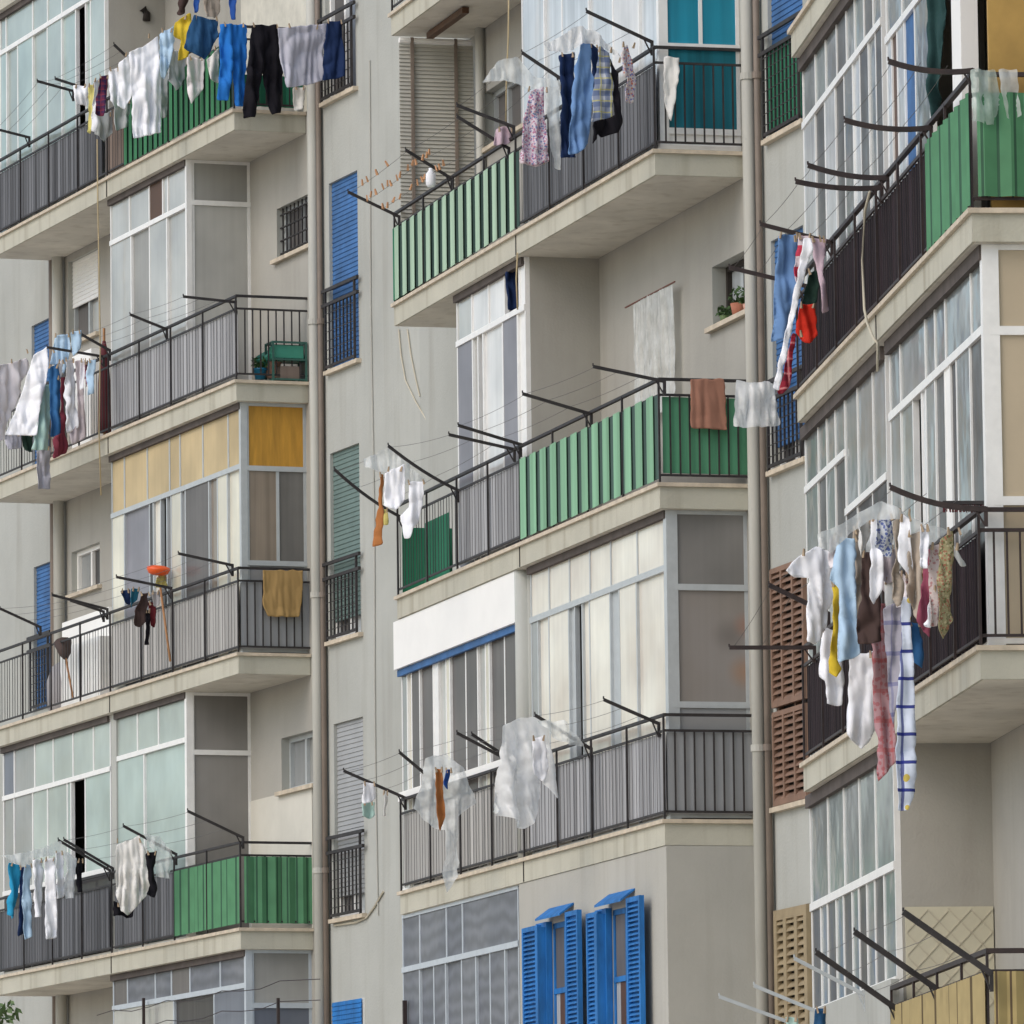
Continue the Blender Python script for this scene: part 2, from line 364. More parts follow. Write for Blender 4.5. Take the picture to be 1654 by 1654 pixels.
# L: far column of stair windows (blue shutters), then kitchen windows, then the strip beside the first drainpipe
h = hole(0, 51, 527, 79.5, 815); window(0, h, 0, shut=BLUED, rail=None, sill=False, shut_label='blue roller shutter')
h = hole(0, 54.6, 916.7, 82.5, 1149); window(0, h, 0, shut=BLUED, sill=False, rail=h[2] + .9, shut_label='blue roller shutter')
h = hole(0, 110, 424, 158, 560, .12); window(0, h, 0, [g_mid, g_pale], frame_m=ALG, shut=WHT, shutz=FZ(0, WV, 111, 499), shut_label='white sheet painting the bright window reflection')  # white upper sheet paints a bright reflection in the pane
h = hole(0, 115.5, 892.5, 161, 962, .12); window(0, h, 0, [g_grey, g_dark], frame_m=WHT)
h = hole(0, 447, 338, 503, 421, .14); w = window(0, h, 0, [g_mid, g_mid], frame_m=ALG, label='small barred window')
m = MB()
for i in range(9):
    x = h[0] + (h[1] - h[0]) * (i + .5) / 9; m.bar((x, WV + .05, h[2]), (x, WV + .05, h[3]), .014, .014)
for i in range(4):
    z = h[2] + (h[3] - h[2]) * (i + .5) / 4; m.bar((h[0], WV + .045, z), (h[1], WV + .045, z), .02, .014)
m.build('bars', IRON, w)
h = hole(0, 454.4, 1193, 507, 1280, .14); window(0, h, 0, [g_grey, g_side2], frame_m=ALG)
h = hole(0, 524, -136, 572, 168, .10); window(0, h, 0, [g_mid, g_blue], rail=FZ(0, WV, 524, 34), frame_m=WHT, label='dark glazed window behind bars')
h = hole(0, 531, 297, 577, 601); window(0, h, 0, shut=BLUED, rail=FZ(0, WV, 531, 471), shut_label='blue roller shutter fully down')
h = hole(0, 533, 733, 580, 1038); window(0, h, 0, [g_mid, g_white], shut=GGRN, shutz=FZ(0, WV, 545, 1003), rail=FZ(0, WV, 533, 912), shut_label='green-grey roller shutter')
h = hole(0, 539, 1170, 586, 1486); window(0, h, 0, [g_mid, g_white], shut=GGRY, shutz=FZ(0, WV, 545, 1450), rail=FZ(0, WV, 539, 1354), shut_label='light grey roller shutter')
h = hole(0, 541, 1620, 589, 1920, .03); window(0, h, 0, shut=BLUE, sill=False, shut_label='flat blue shutter')
# M
h = hole(1, 1150, 432, 1208, 531, .18); window(1, h, 0, [g_white, g_whiteb], frame_m=DARK, label='deep small window with white curtain'); HM1 = h
h = hole(1, 783, 150, 850, 244, .14); window(1, h, 0, [g_mid, g_mid, g_side2], panes=3, frame_m=ALG)
h = hole(1, 1238, -100, 1294, 229); w = window(1, h, 0, shut=BLUED, rail=FZ(1, WV, 1238, 60), shut_label='blue roller shutter')
m = MB(); zt = FZ(1, WV, 1238, 80)
m.strip([h[0] + i * .03 for i in range(int((h[1] - h[0]) / .03) + 1)], lambda x: ((x, WV - .01 + .012 * math.sin(x * 70), h[2] + .05), (x, WV - .01 + .012 * math.sin(x * 70), zt)), C_GRND); m.build('privacy_screen', C_GRND, w, label='dark green corrugated screen')
h = hole(1, 1245, 390, 1297, 764); window(1, h, 0, shut=BLUED, shutz=FZ(1, WV, 1246, 726), rail=FZ(1, WV, 1245, 620), shut_label='blue roller shutter')
h = hole(1, 1250.5, 919, 1305, 1307, .06)
w = window(1, h, 0, [DARK], frame_m=BRN); m = MB(); zm = FZ(1, WV, 1252, 1149)
for a, bb in ((h[2] + .01, zm - .02), (zm + .02, h[3] - .01)):
    louvre_leaf(m, h[0] + .01, h[1] - .01, WV - .05, WV - .005, a, bb, BRN, 3, .064, .045)
m.build('louvred_shutter', BRN, w, label='brown louvred shutters closed')
h = hole(1, 1257, 1470, 1311, 1800, .06)
w = window(1, h, 0, [DARK], frame_m=TAN, sill=False); m = MB(); louvre_leaf(m, h[0] + .01, h[1] - .01, WV - .05, WV - .005, h[2] + .01, h[3] - .01, TAN, 3, .07, .09); m.build('louvred_shutter', TAN, w, label='tan louvred shutter closed')

for b in range(3): wall_mesh(b)

# ---- drainpipes
def pipe(b, x, y, r=.075, dv=.10, mt=PIPE, z1=24, name='drainpipe', label=None):
    s = FS(b, WV - dv, x, y); m = MB(); m.tube([(s, WV - dv, 0), (s, WV - dv, z1)], r, 14); o = m.build(name, mt, ROOT[b], True, label)
    z = 1.2
    while z < z1:
        m = MB(); m.tube([(s, WV - dv, z - .03), (s, WV - dv, z + .03)], r + .012, 14); m.box(s - .015, s + .015, WV - dv, WV + .01, z - .02, z + .02); m.build('bracket', mt, o); z += 3
pipe(0, 507, 480, .058, .10); pipe(0, 517, 480, .03, .05, PIPEB, label='thin brown tube standing for the drainpipe shadow')  # second, brown tube is added as the dark shadow gap
pipe(1, 1216, 640, .058, .11); pipe(1, 1231, 640, .03, .05, PIPEB, label='thin pipe beside the large one')
pipe(0, 93, 480, .07, .09); pipe(0, 85, 480, .05, .07, PIPEB, label='brown tube standing for the shadow left of the drainpipe')  # brown tube paints the shadow beside the lighter pipe
pipe(1, 777, 300, .045, .06)
m = MB()                                    # crack-like cable down the strip
s = FS(0, WV - .012, 599, 400)
m.tube([(s + .02 * math.sin(z * 1.3) , WV - .012, z) for z in [Zg(3) + i * .4 for i in range(24)]], .008, 5); m.build('wall_cable', PIPE, ROOT[0], label='thin cable running down the plaster')
def px_cable(b, pts, v, r, mt, name='wall_cable'):
    m = MB(); q = []
    for x, y in pts:
        s, z = F(b, v, x, y); q.append((s, v, z))
    m.tube(q, r, 5); m.build(name, mt, ROOT[b])
px_cable(0, [(644, 532), (648, 575), (655, 615), (672, 650), (690, 680), (712, 705), (718, 730), (718, 780)], WV - .015, .008, CORD)
px_cable(0, [(658, 532), (664, 575), (672, 615), (678, 640)], WV - .015, .008, CORD)
px_cable(0, [(540, 1495), (575, 1490), (592, 1482), (605, 1464), (619, 1440)], WV - .015, .012, CORD)

# ---- balconies
SLAB = {}
LEN = [9.78, 9.78, 9.68]
for b, gs in ((0, (-1, 0, 1, 2, 3, 4)), (1, (-1, 0, 1, 2, 3, 4)), (2, (0, 1, 2, 3, 4))):
    for g in gs:
        z = Zg(g); L0 = -LEN[b]; m = MB(); TH = .23
        m.box(L0 + .03, -.03, .03, WV - .004, z - TH, z - .035, FA)
        m.box(L0, 0, 0, WV - .003, z - .035, z, TILE)
        m.box(L0 + .05, -.05, .05, WV - .006, z - TH - .004, z - TH + .002, SOF)
        sm = -4.89; m.box(sm - .012, sm + .012, .024, .034, z - TH + .003, z - .037, DARK)
        SLAB[b, g] = m.build('balcony', None, ROOT[b])

def railing(b, g, s0=None, side=True, iron=IRON, k=1.0, gaps=(), open_=()):
    """top rail, second rail, bottom rail, posts and pickets along the front (and the short end)"""
    z = Zg(g); m = MB(); s0 = -LEN[b] + .05 if s0 is None else s0; v = .05; e = -.05; H = .93
    m.bar((s0, v, z + H), (e + .02, v, z + H), .034 * k, .026 * k); m.bar((s0, v, z + .79), (e, v, z + .79), .016 * k, .022 * k); m.bar((s0, v, z + .07), (e, v, z + .07), .016, .02)
    n = round((e - s0) / 1.17)
    for i in range(n + 1):
        x = s0 + (e - s0) * i / n; m.box(x - .009 * k, x + .009 * k, v - .022, v - .004, z - .002, z + H)
    q = int((e - s0) / .112)
    for i in range(q):
        x = s0 + (e - s0) * (i + .5) / q
        if any(a < x < c for a, c in gaps): continue
        dx = .012 * math.sin(i * 2.3); pw = .005 if any(a < x < c for a, c in open_) else .0032; m.box(x + dx - pw, x + dx + pw, v - pw, v, z + .07, z + .79)
    if side:
        m.bar((e, v, z + H), (e, WV + .01, z + H), .034 * k, .026 * k); m.bar((e, v, z + .79), (e, WV + .01, z + .79), .016 * k, .022 * k); m.bar((e, v, z + .07), (e, WV + .01, z + .07), .016, .02)
        for i in range(1, 9):
            y = v + (WV - v) * i / 9; m.box(e - .006, e + .006, y - .007, y + .007, z + .07, z + .79)
    return m.build('railing', iron, SLAB[b, g])
def corr(b, g, sa, sb, mt, v=.062, pitch=.11, amp=.007, z0=.05, z1=.775, label=None, name='privacy_screen'):
    z = Zg(g); m = MB(); n = max(4, int(abs(sb - sa) / pitch * 4))
    m.strip(range(n + 1), lambda i: ((sa + (sb - sa) * i / n, v + amp * (0, 1, 0, -1)[i % 4], z + z0), (sa + (sb - sa) * i / n, v + amp * (0, 1, 0, -1)[i % 4], z + z1)), mt)
    return m.build(name, mt, SLAB[b, g], label=label)
def corr_side(b, g, mt, s=-.075, pitch=.12, amp=.01, z0=.05, z1=.775, label=None, v1=None):
    z = Zg(g); m = MB(); v0 = .075; v1 = v1 or WV; n = int((v1 - v0) / pitch * 4)
    m.strip(range(n + 1), lambda i: ((s + amp * (0, 1, 0, -1)[i % 4], v0 + (v1 - v0) * i / n, z + z0), (s + amp * (0, 1, 0, -1)[i % 4], v0 + (v1 - v0) * i / n, z + z1)), mt)
    return m.build('privacy_screen', mt, SLAB[b, g], label=label)
def slats(b, g, sa, sb, mt, back, pitch=.34, duty=.62, label=None, z1=.775):
    z = Zg(g); m = MB(); n = round((sb - sa) / pitch)
    for i in range(n):
        a = sa + (sb - sa) * i / n; c = a + (sb - sa) / n * duty
        m.hexa([(a, .026, z + .03), (c, .018, z + .03), (c, .022, z + .03), (a, .030, z + .03), (a, .026, z + z1), (c, .018, z + z1), (c, .022, z + z1), (a, .030, z + z1)], mt)
    m.box(sa, sb, .036, .040, z + .04, z + z1 - .01, back)
    return m.build('privacy_screen', None, SLAB[b, g], label=label)
def arm(b, g, bx, by, tx, ty, sag=0., r=.014, mt=IRON, tail=.0):
    s, z = F(b, .03, bx, by); v, z2 = Sd(b, s, tx, ty)
    m = MB(); pts = []
    n = 9 if sag else 2
    for i in range(n):
        t = i / (n - 1); pts.append((s, .05 + (v - .05) * t, z + (z2 - z) * t - sag * 4 * t * (1 - t)))
    for a, c in zip(pts, pts[1:]): m.bar(a, c, r * 1.6, r * 2)
    m.box(s - .012, s + .012, .035, .06, z - .12, z + .015); m.bar((s, .045, z - .12), (s, .05 + (v - .05) * .12, z + (z2 - z) * .12 - .012), .012, .012)
    m.tube([(s, v, z2 + .004), (s, v - .001, z2 + .03)], .007, 6)
    m.build('drying_arm', mt, SLAB[b, g])
    return s, v, z, z2
def lines(b, g, arms, fr=(.3, .62, .94), sag=.018):
    arms = sorted(arms)
    for a, c in zip(arms, arms[1:]):
        if c[0] - a[0] < .25: continue
        m = MB()
        for f in fr:
            p = Vector((a[0], .05 + (a[1] - .05) * f, a[2] + (a[3] - a[2]) * f + .015)); q = Vector((c[0], .05 + (c[1] - .05) * f, c[2] + (c[3] - c[2]) * f + .015))
            m.tube([p.lerp(q, i / 8) - Vector((0, 0, sag * 4 * (i / 8) * (1 - i / 8))) for i in range(9)], .0022, 5)
        m.build('clothes_line', WIRE, SLAB[b, g])

# L railings
S_ = FS
railing(0, 0); corr(0, 0, -9.7, S_(0, .07, 166, 230), C_GRAYD); corr(0, 0, S_(0, .07, 172, 230), S_(0, .07, 205, 230), C_TAUP, label='taupe sheet'); slats(0, 0, S_(0, .07, 206, 220), -.08, C_GRN, C_BACK, .2, .7, label='green slatted screen'); corr_side(0, 0, C_GRND, z1=.4, label='green screen')
railing(0, 1, open_=[(-9.8, S_(0, .07, 178, 600))]); corr(0, 1, S_(0, .07, 181, 600), -.08, C_GRAY, z1=.775)
railing(0, 2, open_=[(-9.8, S_(0, .07, 180, 1050))]); corr(0, 2, S_(0, .07, 182, 1050), -.08, C_GRAYL); corr_side(0, 2, C_FLATG, amp=.002)
railing(0, 3); corr(0, 3, -9.7, S_(0, .07, 178, 1480), C_GRAYD, amp=.004, label='dark grey smooth screen'); corr(0, 3, S_(0, .07, 186, 1480), S_(0, .07, 284, 1450), C_GRAYD, amp=.002); corr(0, 3, S_(0, .07, 286, 1450), -.07, C_GR_F, .03, .12, .012, label='green corrugated screen'); corr_side(0, 3, C_GR_S, s=-.03, pitch=.15, amp=.016, label='green corrugated screen')
railing(0, 4)
# M railings
s838 = S_(1, .03, 838, 340)
railing(1, 0)
railing(1, 1, gaps=[(-9.7, s838)]); slats(1, 1, -9.7, s838, C_GRNL, C_BACK, .33, .6, label='pale green slatted screen'); corr(1, 1, s838 + .05, -.08, C_GRAYD, label='dark grey corrugated screen')
m = MB(); z = Zg(1); m.box(-9.74, -9.70, .02, .5, z + .03, z + .77); m.build('privacy_screen', C_GRND, SLAB[1, 1], label='deep green end sheet')
s840 = S_(1, .03, 840, 760); s740 = S_(1, .07, 742, 850)
railing(1, 2, gaps=[(s840, 0)], open_=[(-9.8, s740)]); slats(1, 2, s840, -.06, C_GRNM, C_BACK2, .36, .66, label='pale green slatted screen', z1=.80); corr(1, 2, s740, s840 - .03, C_GRAY); corr_side(1, 2, C_GRNB, s=-.075, amp=.003, pitch=.3, z0=.09, label='green flat screen')
m = MB(); z = Zg(2); m.box(-9.72, -9.70, .08, .6, z + .03, z + .70); m.box(-9.66, s740 - 1.3, .30, .303, z + .03, z + .74); m.build('privacy_screen', C_GRND, SLAB[1, 2], label='deep green sheet behind the bars')
railing(1, 3); corr(1, 3, -9.7, s838, C_GRAYL); corr(1, 3, s838, -.08, C_GRAY, label='grey weathered corrugated screen'); corr_side(1, 3, C_FLATG, amp=.002)
# R railings
sg = S_(2, .03, 1496, 300)
railing(2, 2, iron=IRONB, k=1.15, gaps=[(sg, 0)]); corr(2, 2, -9.6, sg, C_BLK, .066, .16, .010); corr(2, 2, sg + .02, -.02, C_GR_F, .022, .26, .014, 0.02, .80, label='bright green corrugated screen'); corr_side(2, 2, C_GR_S, s=-.015, pitch=.18, amp=.016, z0=.08, z1=.80, label='green corrugated screen')
railing(2, 3, iron=IRONB, k=1.15); corr(2, 3, -9.6, -.25, C_BLK, .066, .16, .010)
sb_ = S_(2, .05, 1443, 1634)
railing(2, 4, s0=sb_, iron=IRONB, k=1.3); corr(2, 4, sb_ + .02, -.02, C_BM_F, .025, .14, .012, .02, .79, label='yellow reed screen'); corr_side(2, 4, C_BM_S, s=-.02, pitch=.12, amp=.012, z0=.02, z1=.79, label='yellow reed screen')
m = MB(); m.box(-9.6, sb_ - .03, .04, .10, Zg(4), Zg(4) + 1.0); m.build('parapet', PL, SLAB[2, 4], label='pale plastered parapet')

# arms
A = [arm(0, 0, 116, 147, 60, 131), arm(0, 0, 130, 141, 89, 127), arm(0, 0, 45, 222, -8, 208), arm(0, 0, 215, 104, 184, 72)]; lines(0, 0, A)
A = [arm(0, 1, 378, 488, 296, 479), arm(0, 1, 267, 532, 210, 508), arm(0, 1, 175, 566, 131, 540), arm(0, 1, 165, 576, 76, 561)]; lines(0, 1, A)
A = [arm(0, 2, 373, 913, 288, 894), arm(0, 2, 274, 950, 188, 932), arm(0, 2, 171, 984, 84, 961), arm(0, 2, 165, 988, 114, 970), arm(0, 2, 63, 1013, 0, 983)]; lines(0, 2, A)
A = [arm(0, 3, 390, 1353, 303, 1310), arm(0, 3, 282, 1380, 199, 1334), arm(0, 3, 180, 1403, 103, 1356), arm(0, 3, 175, 1406, 94, 1357)]; lines(0, 3, A)
A = [arm(1, 1, 1050, 68, 947, 18), arm(1, 1, 904, 128, 843, 85), arm(1, 1, 827, 205, 738, 170), arm(1, 1, 819, 240, 738, 188), arm(1, 1, 727, 289, 655, 242), arm(1, 1, 642, 350, 562, 310)]; lines(1, 1, A)
A = [arm(1, 2, 1070, 616, 958, 592), arm(1, 2, 952, 669, 844, 636), arm(1, 2, 838, 718, 740, 687), arm(1, 2, 828, 726, 725, 702), arm(1, 2, 737, 792, 627, 720, .03), arm(1, 2, 650, 838, 540, 758, .04)]; lines(1, 2, A)
A = [arm(1, 3, 1061, 1169, 975, 1130), arm(1, 3, 952, 1210, 864, 1155), arm(1, 3, 822, 1230, 738, 1184), arm(1, 3, 814, 1222, 762, 1186), arm(1, 3, 698, 1262, 645, 1215), arm(1, 3, 652, 1289, 555, 1245)]; lines(1, 3, A)
A = [arm(2, 2, 1567, 114, 1435, 99, .035, .018, IRONB), arm(2, 2, 1500, 206, 1364, 194, .035, .018, IRONB), arm(2, 2, 1430, 287, 1305, 267, .03, .018, IRONB), arm(2, 2, 1420, 303, 1285, 293, .025, .018, IRONB), arm(2, 2, 1340, 392, 1228, 362, 0, .016, IRONB), arm(2, 2, 1298, 462, 1178, 432, 0, .016, IRONB)]; lines(2, 2, A)
A = [arm(2, 3, 1588, 822, 1438, 787, .04, .018, IRONB), arm(2, 3, 1335, 992, 1242, 945, 0, .018, IRONB), arm(2, 3, 1312, 1046, 1178, 1046, 0, .016, IRONB)]; lines(2, 3, A)
A = [arm(2, 4, 1597, 1573, 1459, 1473, 0, .02), arm(2, 4, 1512, 1600, 1380, 1505, 0, .02), arm(2, 4, 1447, 1632, 1318, 1538, 0, .02)]; lines(2, 4, A)
for q in ((1395, 1608, 1283, 1548), (1330, 1640, 1218, 1592), (1300, 1662, 1162, 1610)): arm(2, 4, *q, 0, .014, ALG)

# ---- glazed bays
REC = [.022, .02, .014]
def grid(F_, P_, b, plane, c, rows, z_top, fwid=.035, dep=.05):
    """rows top to bottom: (z_bottom, [edges], [materials]); None is an open gap"""
    zt = z_top; lo = min(min(r[1]) for r in rows); hi = max(max(r[1]) for r in rows)
    def bx(a0, a1, z0, z1, d0=0., d1=None):
        d1 = dep if d1 is None else d1
        if plane == 'f': F_.box(a0, a1, c + d0, c + d1, z0, z1)
        else: F_.box(c - d1, c - d0, a0, a1, z0, z1)
    bx(lo, hi, zt - fwid, zt)
    zt -= fwid
    for ri, (zb, ed, ms) in enumerate(rows):
        last = ri == len(rows) - 1
        bx(lo, hi, zb, zb + fwid * (1.6 if not last else 1), -.008)
        zl = zb + fwid * (1.6 if not last else 1)
        for i, e in enumerate(ed):
            w = fwid * (.5 if 0 < i < len(ed) - 1 else .9)
            a0 = max(lo, e - w); a1 = min(hi, e + w)
            bx(a0, a1, zl, zt, .004)
        for i, m in enumerate(ms):
            if m is None: continue
            rc = ((.032, .03, .018)[b] if i % 2 else .008) if last and len(ms) > 1 else .014; dd = c + rc if plane == 'f' else c - rc
            a0, a1 = ed[i], ed[i + 1]
            if plane == 'f': P_.quad((a0, dd, zb), (a1, dd, zb), (a1, dd, zt), (a0, dd, zt), m)
            else: P_.quad((dd, a0, zb), (dd, a1, zb), (dd, a1, zt), (dd, a0, zt), m)
        zt = zb
def enc(b, g, rows, side=None, fm=ALW, vb=.12, s1=None, y0=0, zb=None, fwid=.035, label=None, sidefm=None, post=0):
    """rows: (transom point (x, y) or None for the floor, [x of edges], yref, [materials])"""
    zt = Zg(g - 1) - .235; zf = Zg(g) + .01 if zb is None else zb
    rr = []
    for t, xs, yr, ms in rows:
        zz = zf if t is None else FZ(b, vb, *t)
        ed = [x if isinstance(x, float) else FS(b, vb, x, yr) for x in xs]
        rr.append((zz, ed, ms))
    hi = max(max(r[1]) for r in rr) if s1 is None else s1
    lo = min(min(r[1]) for r in rr)
    for r in rr:
        r[1][-1] = hi; r[1][0] = lo
    f = MB(); p = MB(); grid(f, p, b, 'f', vb, rr, zt, fwid)
    if post: f.box(hi - post, hi + .006, vb - .014, vb + post, zf, zt)
    if zb is not None: pass
    o = f.build('glazed_bay', fm, ROOT[b], label=label); p.build('pane', None, o)
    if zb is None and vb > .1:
        m = MB(); m.box(lo, hi - .02, vb - .03, vb + .03, zt - (.07 if b < 2 else .10), zt - .001); m.build('soffit_shadow_strip', SOFSHADE, o)  # added dark strip paints the shadow band below the soffit
    # far end wall of the bay
    m = MB(); m.box(lo + .001, lo + .05, vb + .055, WV + .002, Zg(g) + .001, zt + .004); m.build('end_wall', PL2, o)
    if side == 'wall':
        m = MB(); m.box(hi - .10, hi + .004, vb + .052, WV + .002, Zg(g) + .001, zt + .004); m.build('side_wall', PL2, o)
    elif side:
        f = MB(); p = MB(); sr = []
        for z, ed, ms in side: sr.append((z, ed, ms))
        grid(f, p, b, 's', hi, sr, zt, fwid); o2 = f.build('side_glazing', sidefm or fm, o); 
        for q in (p,): 
            x = q.build('side_pane', None, o)
    return o, lo, hi, zt
def sidez(b, hi, x, y): return Sd(b, hi, x, y)[1]

VA, VB = .17, WV
# L, first floor down from the top: glazed left half, open right half
enc(0, 0, [((70, 47), [-9.7, 9, 52, 76, 99, 138, 169], 60, [g_green] * 6), (None, [-9.7, 10, 28, 52, 76, 99, 122, 138, 146, 169], 150, [g_green2, g_green, g_green2, g_green, g_green, g_green2, None, g_green2, g_green])], 'wall', label='pale green glazed bay')
# L, second: white framed bay with one brown board
hi = FS(0, .12, 303, 400)
z1 = sidez(0, hi, 310, 331)
enc(0, 1, [((240, 366), [178, 208, 240, 262, 270, 303], 330, [g_pale, g_pale, g_brown, g_pale, g_pale]), (None, [178, 211, 241, 269, 303], 450, [g_pale, g_side2, g_pale, g_pale])],
    [(z1, [VA, VB], [g_side2]), (Zg(1) + .02, [VA, VB], [g_pale])], post=.05, label='white framed glazed bay with one brown board')
# L, third: cream upper panels, ochre side panel
hi = -.13; z1 = sidez(0, hi, 400, 760)
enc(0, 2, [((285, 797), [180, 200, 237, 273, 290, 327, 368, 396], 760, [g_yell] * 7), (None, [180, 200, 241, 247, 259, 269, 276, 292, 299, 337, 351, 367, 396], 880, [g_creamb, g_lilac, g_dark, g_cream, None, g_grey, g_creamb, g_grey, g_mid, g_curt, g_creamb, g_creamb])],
    [(z1, [VA, VB], [OCHR]), (Zg(2) + .97, [VA, VA + .36, VB], [g_curt, g_blind]), (Zg(2) + .02, [VA, VB], [C_FLATG])], fm=ALG, s1=hi, post=.06, label='grey bay with cream upper panels and an ochre end panel')
# L, fourth: two bays
enc(0, 3, [((90, 1270), [-9.7, 22, 55, 85, 117, 150, 178], 1200, [g_blue, g_grey, g_green, g_green, g_green, g_green]), ((90, 1428), [-9.7, 22, 52, 76, 108, 114, 137, 178], 1330, [g_grey, g_grey, g_green, g_green, g_green2, None, g_green2]), (None, [-9.7, 50, 110, 178], 1440, [g_dark, g_dark, g_dark])], None, label='pale green bay with a torn curtain')
hi = FS(0, .12, 303, 1260); z1 = sidez(0, hi, 310, 1219)
enc(0, 3, [((235, 1217), [188, 221, 255, 303], 1180, [g_green, g_green, g_green]), (None, [188, 232, 303], 1300, [g_green2, g_green2])],
    [(z1, [VA, VB], [g_side]), (Zg(3) + .02, [VA, VB], [g_side])], post=.07)
m = MB(); m.box(FS(0, .1, 179, 1300), FS(0, .1, 187, 1300), .11, WV, Zg(3), Zg(2) - .235); m.build('pillar', PL, ROOT[0])
# L, fifth: blue grey blinds
hi = -.10
enc(0, 4, [((285, 1615), [182, 205, 250, 276, 306, 355, 398], 1590, [g_mid, g_blindrefl, g_blindrefl, g_mid, g_blindrefl, g_blindrefl]), (None, [182, 280, 345, 398], 1640, [g_pale, g_dark, g_blue])],
    [(sidez(0, hi, 400, 1628), [VA, VB], [g_side2]), (Zg(4) + .02, [VA, VB], [g_blue])], fm=ALB, s1=hi, post=.06)
# M, first: white curtains, teal side
hi = -.12
enc(1, 1, [(None, [842, 878, 907, 950, 989, 1031, 1078], 60, [g_white, g_white, g_white, g_white, g_whiteb, g_white])],
    [(Zg(1) + .93, [VA - .02, VA + .33, VB], [g_teal, g_teal]), (Zg(1) + .16, [VA - .02, VB], [g_teald]), (Zg(1) + .02, [VA - .02, VB], [WHT])], s1=hi, post=.07, label='white bay with net curtains and a teal end')
# M, second: half bay with solid side
o, lo, hi, zt = enc(1, 2, [((785, 535), [738, 761, 788, 814, 838, 848], 500, [g_pale, g_whiteb, g_whiteb, None, ALW]), (None, [738, 763, 772, 780, 812, 836, 848], 640, [g_lilac, g_pale, None, g_whiteb, g_lilac, ALW])], 'wall', label='white half bay with grey side panels')
# M, third: two bays filling the whole balcony
o, lo, hi, zt = enc(1, 3, [((740, 1043), [648, 838], 1000, [WHT]), (None, [648, 657, 664, 677, 699, 707, 720, 726, 752, 771, 784, 790, 815, 838], 1130, [g_grey, g_creamb, g_mid, g_mid, ALW, g_pale, g_creamb, g_mid, g_mid, g_pale, g_creamb, g_mid, g_mid])], None, label='bay with a white fascia board over dark sliding windows')  # cream strips are reflections painted into the panes
m = MB(); zz = FZ(1, .07, 740, 1043); m.box(lo, FS(1, .07, 837, 960), .045, .115, zz, Zg(2) - .24); m.build('fascia_board', WHT, o, label='bright white board')
m = MB(); m.box(lo, FS(1, .07, 837, 960), .08, .118, zz - .07, zz - .004); m.build('lintel', BLUED, o)
m = MB(); m.box(lo, FS(1, .07, 837, 1200), .075, .118, Zg(3) + .93, Zg(3) + 1.02); m.build('sill', WHT, o)
hi = -.12; sz = [sidez(1, hi, 1090, y) for y in (953, 1143)]
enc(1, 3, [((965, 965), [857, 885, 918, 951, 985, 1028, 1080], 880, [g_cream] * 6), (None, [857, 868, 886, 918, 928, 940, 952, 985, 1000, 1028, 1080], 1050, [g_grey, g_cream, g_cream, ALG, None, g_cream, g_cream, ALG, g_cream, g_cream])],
    [(sz[0], [VA - .02, VB], [g_side]), (sz[1], [VA - .02, VB], [g_oran]), (Zg(3) + .02, [VA - .02, VB], [C_FLATG])], fm=ALG, s1=hi, post=.09, label='grey framed bay with cream panes, sky reflection painted in')
m = MB(); m.tube([(FS(1, .14, 848, 1000), .14, Zg(3)), (FS(1, .14, 848, 1000), .14, Zg(2) - .235)], .10, 12); m.box(FS(1, .14, 842, 1000), FS(1, .14, 854, 1000), .14, WV, Zg(3), Zg(2) - .236); m.build('pillar', PL, ROOT[1], True)
# M, fourth: glazed half and plastered half
enc(1, 4, [((740, 1551), [650, 677, 720, 746, 837], 1500, [g_blindrefl] * 4), (None, [650, 677, 700, 719, 745, 768, 791, 815, 837], 1600, [g_blindrefl] * 8)], None, fm=ALB, vb=.06, label='blue-grey glazed bay')  # wavy panes carry painted reflections of shutter lines
s0 = FS(1, .04, 839, 1500); zt = Zg(3) - .234
zz = [FS(1, .04, x, 1560) for x in (893, 913, 990, 1012)]
m = MB()
ztop = [FZ(1, .04, 893, 1492), FZ(1, .04, 990, 1470)]; zbw = Zg(4) + .5
cells = [(s0, zz[0]), (zz[0], zz[1]), (zz[1], zz[2]), (zz[2], zz[3]), (zz[3], -.03)]
for i, (a, c) in enumerate(cells):
    if i in (1, 3):
        t = ztop[i // 2]; m.quad((a, .04, t), (c, .04, t), (c, .04, zt), (a, .04, zt)); m.quad((a, .04, Zg(4)), (c, .04, Zg(4)), (c, .04, zbw), (a, .04, zbw))
        m.quad((a, .04, zbw), (a, .04, t), (a, .065, t), (a, .065, zbw)); m.quad((c, .04, zbw), (c, .065, zbw), (c, .065, t), (c, .04, t)); m.quad((a, .04, t), (c, .04, t), (c, .065, t), (a, .065, t))
    else: m.quad((a, .04, Zg(4)), (c, .04, Zg(4)), (c, .04, zt), (a, .04, zt))
m.quad((-.03, .04, Zg(4)), (-.03, WV, Zg(4)), (-.03, WV, zt), (-.03, .04, zt))
m.build('bay_wall', mat('plaster_bay', (.42, .41, .37), .92, .08, .7, bump=.15, bscale=40, spec=.2, stain=.25), ROOT[1])
